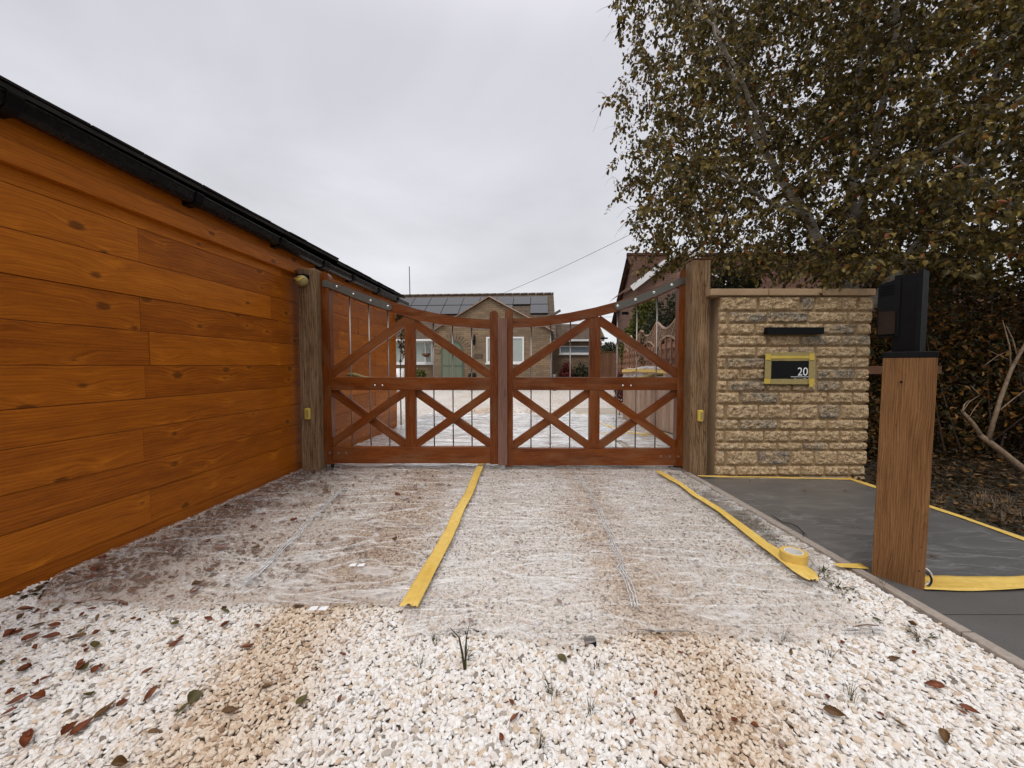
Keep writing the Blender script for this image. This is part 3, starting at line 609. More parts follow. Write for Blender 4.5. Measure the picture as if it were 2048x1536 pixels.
    b.tube([(x2, GY + .12, z + .006), (x2 + (xb - x2) * .12, GY + .11, z + .004), (x2 + (xb - x2) * .3, GY + .10, z - .03), (xb, GY + .08, z - .07)], [.014, .022, .02, .016], 10); b.build('opener_arm', 'thintape', t)
    if not Lf:
        x0, x1 = W(996, 760, GY - .06).x, W(1014.5, 760, GY - .06).x
        b = MB(); b.beam(((x0 + x1) / 2, GY - .05, W(1000, 930.5, GY - .06).z), ((x0 + x1) / 2, GY - .05, W(1000, 636, GY - .06).z), x1 - x0, .026, (0, 1, 0), tone=.5); b.build('cover_batten', 'batten', t, bevel=.002, label='bare brown batten covering the gap between the gates')
    return t
gate_leaf('L'); gate_leaf('R')
# dark hinge shoes on the ground at each post
for (x, y), lab in (((-1.82, 3.86), 'black hinge shoe under the gate beside the garage post'), ((1.66, 3.86), 'black hinge shoe under the gate beside the stone wall post')):
    b = MB(); b.box((x - .055, y - .06, -.02), (x + .055, y + .06, .022)); b.tube([(x, y, .02), (x, y, .065)], .018, 10); b.build('ground_hinge', 'blackmatte', label=lab, cat='hinge', group='ground hinges', bevel=.006)
# taped photocells on the posts
for (x, y, z), lab in ((W(617, 827, 3.73), 'small yellow taped sensor on the post by the garage'), (W(1399, 831, 3.66), 'small yellow taped sensor on the post by the stone wall')):
    b = MB(); b.box((x - .026, y - .032, z - .055), (x + .026, y + .001, z + .055)); t = thing('gate_sensor', (x, y, z - .055), lab, 'sensor', 'taped gate sensors')
    b.build('housing', 'tapecorner', t, bevel=.010)
    b = MB(); b.box((x - .006, y - .0345, z - .035), (x + .017, y - .031, z + .038)); b.build('lens', 'thintape', t, bevel=.001)
# bagged camera under the soffit
p = W(605, 562, 3.70); t = thing('security_camera', (p.x, p.y, p.z - .05), 'small camera wrapped in yellow tape high on the garage post', 'camera')
b = MB(); b.box((p.x - .05, p.y - .02, p.z + .02), (p.x + .05, p.y + .04, p.z + .065)); b.build('mount', 'blackmatte', t, bevel=.008)
b = MB(); sph(b, (p.x + .004, p.y - .02, p.z - .002), .056, 14, 10, sq=(1, 1, .9)); b.build('wrapped_dome', 'thintape', t)
b = MB(); b.tube([(p.x - .045, p.y - .055, p.z + .012), (p.x, p.y - .083, p.z - .01), (p.x + .045, p.y - .055, p.z + .022)], [.008, .012, .008], 6); b.build('tape_strip', 'tapecorner', t)

# ------------------------------------------------------------------ stone wall
WY = 3.60
wl_ = thing('stone_wall', (2.5, WY + .12, 0), 'low buff split stone wall with flat coping beside the gate post', 'wall')
rows = [(300, 388, [(140, 425), (437, 695), (705, 790), (800, 1060), (1072, 1138)]), (398, 465, [(140, 228), (245, 490), (500, 748), (757, 1005), (1015, 1143)]),
 (473, 540, [(138, 240), (250, 407), (418, 600), (612, 845), (852, 1055), (1065, 1138)]), (548, 612, [(138, 222), (232, 487), (497, 697), (708, 962), (972, 1132)]),
 (620, 684, [(138, 415), (430, 628), (637, 790), (805, 1055), (1065, 1130)]), (692, 755, [(138, 225), (235, 475), (487, 640), (650, 795), (805, 955), (965, 1130)]),
 (763, 828, [(138, 315), (325, 470), (480, 640), (650, 800), (812, 1045), (1055, 1125)]), (839, 903, [(138, 230), (240, 478), (488, 640), (650, 800), (812, 955), (965, 1120)]),
 (912, 980, [(138, 312), (322, 560), (572, 725), (735, 870), (883, 1035), (1042, 1115)]), (990, 1078, [(138, 215), (235, 430), (440, 635), (645, 810), (820, 950), (968, 1110)]),
 (1087, 1147, [(138, 305), (315, 555), (565, 715), (725, 870), (880, 1038), (1045, 1108)]), (1157, 1224, [(138, 215), (227, 465), (477, 630), (640, 800), (810, 950), (960, 1103)]),
 (1233, 1277, [(138, 345), (355, 550), (560, 715), (722, 875), (885, 1102)]), (1286, 1372, [(138, 218), (232, 425), (435, 635), (645, 785), (795, 935), (945, 1092)]),
 (1382, 1440, [(138, 285), (298, 550), (560, 703), (712, 850), (862, 1010), (1018, 1082)]), (1449, 1500, [(138, 420), (430, 700), (710, 1082)])]
greys = {(0, 2), (1, 1), (3, 4), (3, 3), (4, 2), (6, 4), (7, 1), (8, 1), (9, 4), (13, 2), (1, 2), (5, 1), (2, 4), (7, 4), (10, 1), (12, 3)}
V = []; Q = []; TN = []; nv = 0
XL, XR = 1.925, 3.335
for ri, (ya, yb, xs) in enumerate(rows):
    zt, zbm = W(1500, 500 + ya / 3.2, WY).z, W(1500, 500 + yb / 3.2, WY).z
    k = (XR - XL)
    # row pixel span -> wall span
    r0, r1 = 138, xs[-1][1]
    for si, (a, c) in enumerate(xs):
        xa = W(1380 + a / 3.2, 500 + (ya + yb) / 6.4, WY).x; xb = W(1380 + c / 3.2, 500 + (ya + yb) / 6.4, WY).x
        if si == 0: xa = XL
        if si == len(xs) - 1: xb = XR + random.uniform(-.012, .008)
        nx, nz = max(5, int((xb - xa) / .0062)), max(4, int((zt - zbm) / .0062))
        X, Z = np.meshgrid(np.linspace(0, 1, nx + 1), np.linspace(0, 1, nz + 1))
        w, h = xb - xa, zt - zbm; seed = random.uniform(0, 100)
        dx = np.minimum(X, 1 - X) * w; dz = np.minimum(Z, 1 - Z) * h
        # rounded corners + bulging face
        prof = np.clip(dx / .018, 0, 1) ** .5 * np.clip(dz / .016, 0, 1) ** .5
        nzv = np.array([[mnoise.fractal(Vector((xx * w * 22 + seed, zz * h * 26, seed)), .62, 2.1, 6) for xx, zz in zip(rx, rz)] for rx, rz in zip(X, Z)])
        pr = prof * (.025 + .013 * nzv) - .002; 
        ewx = .005 * np.array([[mnoise.noise(Vector((xx * 6 + seed, zz * 3, 5))) for xx, zz in zip(rx, rz)] for rx, rz in zip(X, Z)])
        GXx = xa + X * w + ewx * (np.abs(X - .5) > .3); GZ = zbm + Z * h + ewx * .8
        fr = np.stack([GXx, WY - pr, GZ], -1).reshape(-1, 3)
        # skirt back into the wall
        idx = lambda i, j: nv + j * (nx + 1) + i
        V.append(fr); cnt = len(fr)
        for j in range(nz):
            for i in range(nx): Q.append((idx(i, j), idx(i + 1, j), idx(i + 1, j + 1), idx(i, j + 1)))
        per = [(i, 0) for i in range(nx)] + [(nx, j) for j in range(nz)] + [(i, nz) for i in range(nx, 0, -1)] + [(0, j) for j in range(nz, 0, -1)]
        sk = np.array([fr[j * (nx + 1) + i] for i, j in per]); sk[:, 1] = WY + (.2 if si == len(xs) - 1 else .02)
        V.append(sk)
        for q_ in range(len(per)):
            q2 = (q_ + 1) % len(per); Q.append((idx(*per[q_]), nv + cnt + q_, nv + cnt + q2, idx(*per[q2])))
        tn = random.uniform(.78, 1) if (ri, si) in greys else random.uniform(0, .62); TN += [tn] * (cnt + len(sk)); nv += cnt + len(sk)
npmesh('stonework', np.concatenate(V), np.array(Q), 'stone', wl_, tone=TN, smooth=True)
b = MB(); b.box((XL + .001, WY, -.1), (XR - .022, WY + .215, 1.717)); b.build('core', 'mortar', wl_)
ztc, zbc = W(1500, 577.5, WY - .03).z, W(1500, 591, WY - .03).z
for a, c in ((1422, 1538), (1539, 1645), (1646, 1753)):
    x0, x1 = W(a, 585, WY - .04).x, W(c, 585, WY - .04).x
    b = MB(); b.box((x0, WY - .04, zbc), (x1 - .002, WY + .26, ztc)); b.build('coping_stone', 'coping', wl_, bevel=.006)
# wall lamp bar and number plate
p0, p1 = W(1531, 655, WY - .045), W(1643, 668.5, WY - .045)
b = MB(); b.box((p0.x, WY - .075, p1.z), (p1.x, WY - .02, p0.z)); b.build('wall_light', 'blackmatte', label='slim black light bar on the stone wall above the number plate', cat='wall light', bevel=.002)
yS = WY - .045
s0, s1 = W(1540, 719.5, yS), W(1622, 767, yS)
t = thing('number_sign', ((s0.x + s1.x) / 2, yS, s1.z), 'black house number 20 plate masked with yellow tape on the stone wall', 'sign')
b = MB(); b.box((s0.x - .02, yS, s1.z - .015), (s1.x + .02, yS + .012, s0.z + .015)); b.build('plate', 'black', t, bevel=.001)
def text(s, size, loc, name, mat, parent, ex=.0006, sx=1.0):
    cu = bpy.data.curves.new(name, 'FONT'); cu.body = s; cu.size = size; cu.extrude = ex; cu.align_x = 'LEFT'; cu.offset = -.0004 if size > .05 else 0
    to = bpy.data.objects.new('tmp', cu); COL.objects.link(to); bpy.context.view_layer.update()
    me = bpy.data.meshes.new_from_object(to); bpy.data.objects.remove(to)
    o = bpy.data.objects.new(name, me); me.materials.clear(); me.materials.append(MT[mat]); COL.objects.link(o)
    o.parent = parent; o.location = Vector(loc) - ORG[parent.name]; o.rotation_euler = (math.pi / 2, 0, 0); o.scale = (sx, 1, 1); ORG[o.name] = Vector(loc); return o
q = W(1594.3, 751, yS); text('20', .107, (q.x, yS - .001, q.z), 'house_number', 'digits', t, sx=.93)
a_, c_ = W(1581.5, 753, yS), W(1620, 753.8, yS)
b = MB(); b.box((a_.x, yS - .0016, c_.z - .0012), (c_.x, yS - .0004, c_.z + .0028)); b.build('underline', 'digits', t)
q = W(1589, 760.5, yS); text('Former Close', .030, (q.x, yS - .001, q.z), 'street_name', 'paper', t, sx=.82)
def tstrip(px0, py0, px1, py1, mat, dy, nm='tape_strip'):
    a, c = W(px0, py0, yS - dy), W(px1, py1, yS - dy); b = MB(); n = 12; horiz = abs(px1 - px0) > abs(py1 - py0)
    pts = []; 
    for i in range(n + 1):
        f = i / n; j = random.uniform(-.0012, .0012)
        if horiz: pts.append(((a.x + (c.x - a.x) * f, yS - dy + j, a.z + j), (a.x + (c.x - a.x) * f, yS - dy - j, c.z - j)))
        else: pts.append(((a.x + j, yS - dy + j, a.z + (c.z - a.z) * f), (c.x - j, yS - dy - j, a.z + (c.z - a.z) * f)))
    for i in range(n): b.face([pts[i][0], pts[i][1], pts[i + 1][1], pts[i + 1][0]], smooth=True)
    return b.build(nm, mat, t)
tstrip(1531, 704.5, 1629, 721.5, 'thintape', .004); tstrip(1530.5, 757.8, 1627, 768.5, 'thintape', .004)
tstrip(1530.5, 710, 1541.5, 762, 'thintape', .006); tstrip(1618.5, 710, 1629.5, 766, 'thintape', .006)
tstrip(1532, 711.5, 1628, 717, 'tapecorner', .009)
for c4 in ((1531, 708, 1541.5, 720), (1619, 707, 1629, 720), (1528.5, 757.5, 1540.5, 767.5), (1618, 757.5, 1628.5, 768), (1618.5, 768, 1627, 774)): tstrip(*c4, 'tapecorner', .011)

# ------------------------------------------------------------------ intercom bollard
A = G(1742, 1155); B_ = G(1848, 1190); u = Vector((.675, -.738, 0)).normalized(); nb_ = Vector((-u.y, u.x, 0)) * -1  # towards the drive
nb_ = Vector((u.y, -u.x, 0)); 
if nb_.x > 0: nb_ = -nb_
w = .180; C0 = A + u * w / 2 - nb_ * w / 2
bo = thing('bollard_post', (C0.x, C0.y, 0), 'square oiled hardwood post carrying the black intercom beside the kerb', 'post')
lean = Vector((.014, .004, 0))
b = MB(); b.beam(C0 + Vector((0, 0, -.08)), C0 + lean + Vector((0, 0, 1.088)), w, w, nb_, tone=.5); b.build('timber_shaft', 'newpost', bo, bevel=.003)
C1 = C0 + lean
b = MB(); b.beam(C1 + Vector((0, 0, 1.0885)), C1 + Vector((0, 0, 1.118)), w + .004, w + .004, nb_); b.build('top_plate', 'blackmatte', bo, bevel=.004)
p = A + u * .068 + lean * .8 + nb_ * .0012; b = MB(); b.tube([(p.x, p.y, .975), tuple(Vector((p.x, p.y, .975)) + nb_ * .0016)], .0052, 10); b.build('screw_hole', 'blackmatte', bo)
ic = thing('gate_intercom', (C1.x, C1.y, 1.118), 'black hooded intercom reader standing on the hardwood post', 'intercom')
u = Vector((.52, -.854, 0)); nb_ = Vector((-.854, -.52, 0))
def obox(c, hu, hn, z0, z1, b, zt2=None):
    """box centred at c: half sizes along u and nb"""
    P_ = [c - u * hu + nb_ * hn, c + u * hu + nb_ * hn, c + u * hu - nb_ * hn, c - u * hu - nb_ * hn]
    zt = [z1] * 4 if zt2 is None else [zt2, z1, z1, zt2]
    lo = [Vector((q.x, q.y, z0)) for q in P_]; hi = [Vector((q.x, q.y, z)) for q, z in zip(P_, zt)]
    for fc in ([lo[0], lo[1], hi[1], hi[0]], [lo[1], lo[2], hi[2], hi[1]], [lo[2], lo[3], hi[3], hi[2]], [lo[3], lo[0], hi[0], hi[3]], hi, lo[::-1]): b.face(fc)
cB = C1 - u * .014 + nb_ * .015
b = MB(); obox(cB, .040, .042, 1.118, 1.485, b); 
b.build('body', 'black', ic, bevel=.006)
b = MB(); obox(cB + u * .049, .0085, .046, 1.118, 1.497, b); b.build('back_plate', 'blackmatte', ic, bevel=.004)
b = MB(); obox(cB - u * .056, .040, .050, 1.195, 1.470, b, zt2=1.450); b.build('hood', 'blackmatte', ic, bevel=.006)
for i in range(4):
    b = MB(); obox(cB - u * .062 + nb_ * .0512, .024, .0022, 1.398 + i * .014, 1.403 + i * .014, b); b.build('louvre', 'black', ic)
b = MB(); obox(cB - u * .058 + nb_ * .055, .030, .005, 1.205, 1.315, b); b.build('card_reader', 'browntag', ic, bevel=.002)
# cable loop at the foot
p = B_ + Vector((.02, .03, 0)); 
for k, (mt, lab, dx) in enumerate((('cable', 'black cable looping out at the foot of the hardwood post', 0), ('white', 'pale grey cable looping beside the black one at the post foot', .012))):
    b = MB(); pts = [Vector((p.x + .055 * math.sin(a) * (1 + .2 * k) + dx - .01, p.y + .02 * k, .013 + .085 * (1 + .12 * k) * (1 + math.cos(a + .1)) / 2 * 1.0)) for a in np.linspace(-.15, math.pi, 14)]
    b.tube(pts, .0042 - .001 * k, 8); b.build('cable', mt, label=lab, cat='cable', group='cables at the post foot')

# ------------------------------------------------------------------ tape and film
def ribbon(pts, width, name, label, z=.034, jag=.0, mat='tape', group=None, cat='tape', wv=.007, endcut=None, res=.03):
    """crumpled flat strip along a ground polyline; width may be a list"""
    P_ = [Vector((p[0], p[1], 0)) for p in pts]; L = [0]
    for a, c in zip(P_[:-1], P_[1:]): L.append(L[-1] + (c - a).length)
    n = max(4, int(L[-1] / res)); V = []; Q = []; TN = []; nw = 8
    ws = width if isinstance(width, (list, tuple)) else [width] * len(P_)
    for i in range(n + 1):
        s = L[-1] * i / n; k = min(max(j for j in range(len(L)) if L[j] <= s + 1e-9), len(L) - 2); f = (s - L[k]) / (L[k + 1] - L[k])
        c = P_[k].lerp(P_[k + 1], f); d = (P_[k + 1] - P_[k]).normalized(); nn = Vector((d.y, -d.x, 0)); wd = ws[k] + (ws[k + 1] - ws[k]) * f
        c = c + nn * mnoise.noise(Vector((s * 2.2, width if isinstance(width, float) else 1, 4))) * .012
        for j in range(nw + 1):
            g_ = j / nw - .5; q_ = c + nn * g_ * wd * (1 + .08 * mnoise.noise(Vector((s * 9, g_ > 0, 1))))
            if i == n and jag: q_ = q_ + d * jag * random.uniform(-1, .4)
            zz = z + .006 * mnoise.noise(Vector((s * 5, g_ * 7, 2))) + wv * abs(mnoise.noise(Vector((s * 3, g_ * 22, 7)))) 
            V.append((q_.x, q_.y, zz)); TN.append(.5)
    for i in range(n):
        for j in range(nw): a = i * (nw + 1) + j; Q.append((a, a + 1, a + nw + 2, a + nw + 1))
    o = npmesh(name, np.array(V), np.array(Q), mat, smooth=True, tone=TN, label=label, cat=cat, group=group)
    md = o.modifiers.new('solid', 'SOLIDIFY'); md.thickness = .0006
    return o
tl = [(-.298, 4.7), (-.300, 4.3), (-.315, 3.95), (-.345, 3.0), (-.385, 2.2), (-.433, 1.565)]
ribbon(tl, [.060, .062, .066, .07, .072, .078], 'masking_tape', 'long straight yellow tape joining the films down the middle of the drive', z=.044, jag=.02, group='yellow tape strips')
tr = [(1.402, 3.66), (1.440, 3.3), (1.425, 2.95), (1.455, 2.65), (1.44, 2.35), (1.425, 2.15), (1.435, 1.98), (1.43, 1.84), (1.42, 1.76)]
ribbon(tr, [.055, .06, .055, .062, .065, .075, .09, .10, .055], 'masking_tape', 'crumpled yellow tape running beside the tape roll towards the kerb', z=.044, jag=.014, group='yellow tape strips', wv=.009)
k1, k2, k3, k4 = G(1378, 955), G(1745, 967), G(1800, 985), G(2048, 1094)
ribbon([(1.75, 3.585), (2.4, 3.53), (3.10, 3.475)], [.035, .04, .045], 'masking_tape', 'yellow tape strip along the foot of the stone wall', z=.0175, wv=.002, group='yellow tape strips')
ribbon([(3.10, 3.52), (3.085, 2.9), (3.05, 2.2), (3.02, 1.4)], .055, 'masking_tape', 'yellow tape strip between the slabs and the soil bed', z=.0205, wv=.002, group='yellow tape strips')
ribbon([(1.905, 1.79), (2.4, 1.785), (3.05, 1.80)], [.125, .11, .10], 'masking_tape', 'wide yellow tape across the slabs from the hardwood post', z=.022, wv=.003, group='yellow tape strips')
ribbon([(1.66, 1.93), (1.80, 1.925)], [.045, .05], 'masking_tape', 'short yellow tape tab over the kerb left of the hardwood post', z=.031, wv=.002, group='yellow tape strips')
ribbon([(1.42, 8.3), (1.5, 7.2), (1.75, 6.1), (2.0, 5.6)], .06, 'masking_tape', 'yellow tape slanting over the patio behind the gate', z=.03, group='yellow tape strips behind the gate')
ribbon([(1.5, 8.35), (2.3, 8.25)], .07, 'masking_tape', 'yellow tape at the far edge of the patio film', z=.032, group='yellow tape strips behind the gate')
ribbon([(1.15, 5.75), (2.35, 5.75)], .055, 'masking_tape', 'yellow tape crossing the patio in front of the pale board box', z=.034, group='yellow tape strips behind the gate')

def film(name, left, right, y0, y1, mat, label, z=.028, amp=.0065, res=.03, stretch=(2.2, 7), group='plastic films over the ground', wavy_edge=0.0, crease=0):
    ny = int((y1 - y0) / res); V = []; Q = []; nx = 0
    for j in range(ny + 1):
        y = y0 + (y1 - y0) * j / ny; xl, xr = left(y), right(y)
        if j == 0: nx = max(8, int((xr - xl) / res))
        for i in range(nx + 1):
            x = xl + (xr - xl) * i / nx; yy = y + (wavy_edge * mnoise.noise(Vector((x * 2.5, 1, 9))) if j == 0 else 0)
            r = 1 - abs(mnoise.noise(Vector((x * stretch[0], y * stretch[1], z * 100)))) * 2.2; r2 = mnoise.noise(Vector((x * 1.3, y * 1.3, 3)))
            r3 = 1 - abs(mnoise.noise(Vector((x * stretch[0] * .6 + y * 1.5, y * stretch[1] * .5, z * 50 + 7)))) * 2.6
            zz = z + amp * (max(0, r) ** 2) + amp * .8 * max(0, r3) ** 3 + amp * .5 * r2
            V.append((x, yy, zz))
    for j in range(ny):
        for i in range(nx): a = j * (nx + 1) + i; Q.append((a, a + 1, a + nx + 2, a + nx + 1))
    return npmesh(name, np.array(V), np.array(Q), mat, smooth=True, label=label, cat='plastic film', group=group)
tape_x = lambda y: float(np.interp(y, [1.565, 2.2, 3.0, 3.95], [-.433, -.385, -.345, -.315]))
film('plastic_film', lambda y: gx(y, .02 if y > 1.85 else .02 + (1.85 - y) * .9), lambda y: tape_x(y) + .02, 1.60, 3.93, 'film_left', 'hazy clear plastic film from the garage wall to the middle tape', z=.027, wavy_edge=.05, res=.022)
rx = lambda y: 1.69 + (.0) if y > 2.0 else (1.69 - (2.0 - y) * 1.25 if y > 1.80 else 1.44)
film('plastic_film', lambda y: tape_x(y) - .02 if y > 1.5 else -.42, rx, 1.41, 3.93, 'film_mid', 'thin clear plastic film between the middle tape and the kerb', z=.029, wavy_edge=.10, res=.022)
film('plastic_film', lambda y: gx(y, .03), lambda y: 1.38 if y < 5.2 else 1.5, 3.86, 8.2, 'film_far', 'bright creased plastic film laid behind the gate', z=.031, amp=.013, wavy_edge=.08, stretch=(1.6, 7), res=.04)
film('plastic_film', lambda y: 1.5, lambda y: 2.25, 4.5, 8.25, 'film_far', 'creased plastic film over the patio beside the pale board box', z=.024, amp=.012, wavy_edge=.08, stretch=(2.5, 6), res=.04)
film('plastic_film', lambda y: 1.826 - .025 * y, lambda y: 3.09, 1.80, 3.55, 'film_slab', 'taped clear plastic film covering the dark grey slabs', z=.0165, amp=.0013, stretch=(1.2, 3.6), res=.02)
# bunched fold line in the middle film and a fold in the left one
def fold(pts, label, r=.004):
    b = MB(); P_ = []
    for a, c in zip(pts[:-1], pts[1:]):
        for f in np.linspace(0, 1, 14, endpoint=False): P_.append(Vector((a[0] + (c[0] - a[0]) * f + .02 * mnoise.noise(Vector((a[1] + (c[1] - a[1]) * f * 2.5, 3, 3))), a[1] + (c[1] - a[1]) * f, .037 + random.uniform(-.001, .002))))
    for k in range(3): b.tube([p + Vector((k * .013 + random.uniform(-.003, .003), 0, 0)) for p in P_], [r * random.uniform(.5, 1.1) for _ in P_], 5)
    b.build('film_fold', 'film_far', label=label, cat='plastic fold', group='gathered folds of the plastic film')
fold([(.60, 3.85), (.61, 3.2), (.60, 2.6), (.57, 2.2), (.53, 1.9), (.50, 1.55)], 'gathered fold of clear film right of the middle tape')
fold([(-1.42, 3.2), (-1.36, 2.6), (-1.30, 2.2), (-1.27, 1.72)], 'straight fold of clear film between garage and middle tape')
# tape roll
p = G(1588, 1136, .04); t = thing('tape_roll', (p.x, p.y + .02, .04), 'yellow roll of masking tape lying on the film near the kerb', 'tape roll')
b = MB(); cc = Vector((p.x + .052, p.y + .075, .04)); R_, r_, hh = .060, .038, .048; n = 40
def ring(R, z): return [(cc.x + R * math.cos(2 * math.pi * i / n), cc.y + R * math.sin(2 * math.pi * i / n), cc.z + z) for i in range(n)]
def lathe(b, prof):
    for (Ra, za), (Rb, zb2) in zip(prof, prof[1:] + prof[:1]):
        ra, rb2 = ring(Ra, za), ring(Rb, zb2)
        for i in range(n): j = (i + 1) % n; b.face([ra[i], ra[j], rb2[j], rb2[i]], smooth=True)
lathe(b, [(R_, 0), (R_ + .001, .004), (R_ + .001, hh - .004), (R_, hh), (r_ + .004, hh), (r_ + .004, 0)][::1]); b.build('tape_winding', 'tape', t)
b = MB(); lathe(b, [(r_ + .0035, -.001), (r_ + .0035, hh + .001), (r_, hh + .001), (r_, -.001)]); b.build('core', 'paper', t)
# small paper tags on the film
for (px, py), lab in (((714, 1132), 'pair of small white paper tags in the middle of the film'), ((637, 1219), 'pair of small white paper tags on the front edge of the film')):
    p = G(px, py, .04); b = MB()
    for dx in (-.021, .021):
        b.face([(p.x + dx - .018, p.y - .012, .0445), (p.x + dx + .016, p.y - .012, .046), (p.x + dx + .018, p.y + .012, .048), (p.x + dx - .015, p.y + .012, .0455)])
    o = b.build('paper_tag', 'paper', label=lab, cat='paper tag', group='white paper tags'); md = o.modifiers.new('s', 'SOLIDIFY'); md.thickness = .0006
# twig on the slab film
p_ = [G(x, y, .022) for x, y in ((1543, 1031), (1556, 1041), (1566, 1045), (1583, 1048), (1597, 1057), (1607, 1066), (1606, 1077))]
b = MB(); b.tube([q + Vector((0, 0, .004 + .004 * math.sin(i * 2))) for i, q in enumerate(p_)], [.0022, .003, .0028, .0028, .003, .003, .0022], 6); b.tube([p_[5] + Vector((0, 0, .006)), p_[5] + Vector((-.01, -.035, .004))], .002, 5); b.build('fallen_twig', 'cable', label='thin dark twig lying on the filmed slabs by the kerb', cat='twig')
# black cap in the gravel
p = G(1180, 1283, .012); b = MB(); b.box((p.x - .022, p.y - .016, .0), (p.x + .022, p.y + .018, .022)); b.build('plastic_block', 'blackmatte', label='small black plastic block half buried in the gravel at the film edge', cat='block', bevel=.004)

# ------------------------------------------------------------------ gravel (uncountable)
def ico(sub):
    import bmesh
    bm = bmesh.new(); bmesh.ops.create_icosphere(bm, subdivisions=sub, radius=1); v = np.array([x.co[:] for x in bm.verts]); f = np.array([[q.index for q in x.verts] for x in bm.faces]); bm.free(); return v, f
def gravel_layer(name, y0, y1, pitch, sub, size, label, xr, xl=None, zc=.004, y_jit=1.0, inx=None):
    iv, jf = ico(sub); variants = []
    for k in range(14):
        q = iv * (1 + .0); nzv = np.array([mnoise.noise(Vector(x * 1.1) + Vector((k * 7.3, 0, 0))) for x in iv]); nz2 = np.array([mnoise.noise(Vector(x * 2.6) + Vector((0, k * 3.1, 0))) for x in iv])
        variants.append(q * (1 + .48 * nzv + .20 * nz2)[:, None])
    VR = np.array(variants)
    ys = np.arange(y0, y1, pitch * .92); pts = []
    for r, y in enumerate(ys):
        a = xl(y) if xl else gx(y, .004); c = xr(y)
        xs = np.arange(a + (r % 2) * pitch / 2, c, pitch); pts.append(np.stack([xs, np.full(len(xs), y)], 1))
    pts = np.concatenate(pts); pts += rng.uniform(-.42, .42, pts.shape) * pitch
    n = len(pts)
    track = np.maximum(np.exp(-((pts[:, 0] + .80 + .05 * np.sin(pts[:, 1] * 2)) / .22) ** 2), np.exp(-((pts[:, 0] - .60 + .05 * np.sin(pts[:, 1] * 3)) / .20) ** 2))
    lown = np.array([mnoise.fractal(Vector((x * 3.0, y * 1.6, 3)), .8, 2, 4) for x, y in pts])
    track = np.clip(track * (1.05 + .8 * lown) + .45 * np.clip(lown - .15, 0, 1), 0, 1)
    s = size * rng.uniform(.72, 1.28, n) * (1 - .12 * track)
    ax = np.stack([s * rng.uniform(1.0, 1.38, n), s * rng.uniform(.72, .95, n), s * rng.uniform(.45, .7, n)], 1)
    vi = rng.integers(0, len(VR), n); V = VR[vi] * ax[:, None, :]
    yaw = rng.uniform(0, 2 * np.pi, n); tx = rng.normal(0, .38, n); ty = rng.normal(0, .38, n)
    def rot(V, i, j, a): c, s_ = np.cos(a)[:, None], np.sin(a)[:, None]; A_, B2 = V[:, :, i].copy(), V[:, :, j].copy(); V[:, :, i] = A_ * c - B2 * s_; V[:, :, j] = A_ * s_ + B2 * c
    rot(V, 1, 2, tx); rot(V, 0, 2, ty); rot(V, 0, 1, yaw)
    V[:, :, 0] += pts[:, 0:1]; V[:, :, 1] += pts[:, 1:2]; V[:, :, 2] += (zc + rng.uniform(-.005, .005, n) + .004 * lown)[:, None]
    nvv = iv.shape[0]; Fq = (jf[None] + (np.arange(n) * nvv)[:, None, None]).reshape(-1, 3)
    tone = np.repeat(rng.uniform(0, 1, n), nvv); tk = np.repeat(np.clip(track + rng.normal(0, .10, n), 0, 1), nvv)
    return npmesh(name, V.reshape(-1, 3), Fq, 'gravel', tone=tone, smooth=False, extra={'track': tk}, label=label, cat='gravel', kind='stuff')
kx = lambda y: 1.765 - .025 * y
gravel_layer('gravel', .45, 2.0, .0110, 2, .0086, 'white and cream gravel chips covering the drive', kx)
gravel_layer('gravel', 2.0, 4.25, .0132, 1, .0100, 'white gravel chips under the film in front of the gate', kx)
gravel_layer('gravel', 4.25, 9.5, .036, 1, .019, 'pale gravel chips behind the gate', lambda y: 1.42, zc=.004)

# ------------------------------------------------------------------ fallen leaves (each its own object, copies share meshes)
def leaf_proto(kind, L, wd, mat, curl, toothed=0):
    n = 9; V = []; Q = []; sd_ = random.random() * 50
    for i in range(n + 1):
        f = i / n; hw = wd / 2 * math.sin(math.pi * min(1, f * 1.02) ** .8) ** .9 + .0008
        if toothed and i % 2: hw *= 1 + toothed
        for j, g_ in enumerate((-1, -.5, 0, .5, 1)):
            x = (f - .5) * L; y = g_ * hw; z = curl * (abs(g_) ** 2) * hw + curl * .5 * (f - .5) ** 2 * L + .0025 * mnoise.noise(Vector((f * 5, g_ * 2, sd_))); V.append((x, y, max(0, z) + .001))
    for i in range(n):
        for j in range(4): a = i * 5 + j; Q.append((a, a + 5, a + 6, a + 1))
    # stalk
    b0 = len(V); V += [(-L / 2 - .018, .0015, .002), (-L / 2 - .018, -.0015, .002), (-L / 2, -.001, .002), (-L / 2, .001, .002)]; Q.append((b0, b0 + 1, b0 + 2, b0 + 3))
    me = bpy.data.meshes.new('fallen_leaf'); me.from_pydata(V, [], Q); at = me.attributes.new('tone', 'FLOAT', 'POINT'); at.data.foreach_set('value', [min(1, max(0, .5 + .5 * mnoise.noise(Vector((v[0] * 40, v[1] * 40, sd_))))) for v in V])
    me.materials.append(MT[mat]); me.polygons.foreach_set('use_smooth', [True] * len(Q)); return me
PRO = {'red': [leaf_proto(0, .062, .026, 'fallen_red', 1.0), leaf_proto(0, .045, .024, 'fallen_red', 1.5, .15), leaf_proto(0, .075, .030, 'fallen_red', .7, .12)],
       'brown': [leaf_proto(0, .060, .026, 'fallen_brown', .9, .1), leaf_proto(0, .040, .022, 'fallen_brown', 1.8), leaf_proto(0, .07, .03, 'fallen_brown', .5)],
       'olive': [leaf_proto(0, .058, .03, 'fallen_green', .5), leaf_proto(0, .046, .036, 'fallen_green', .4, .1)]}
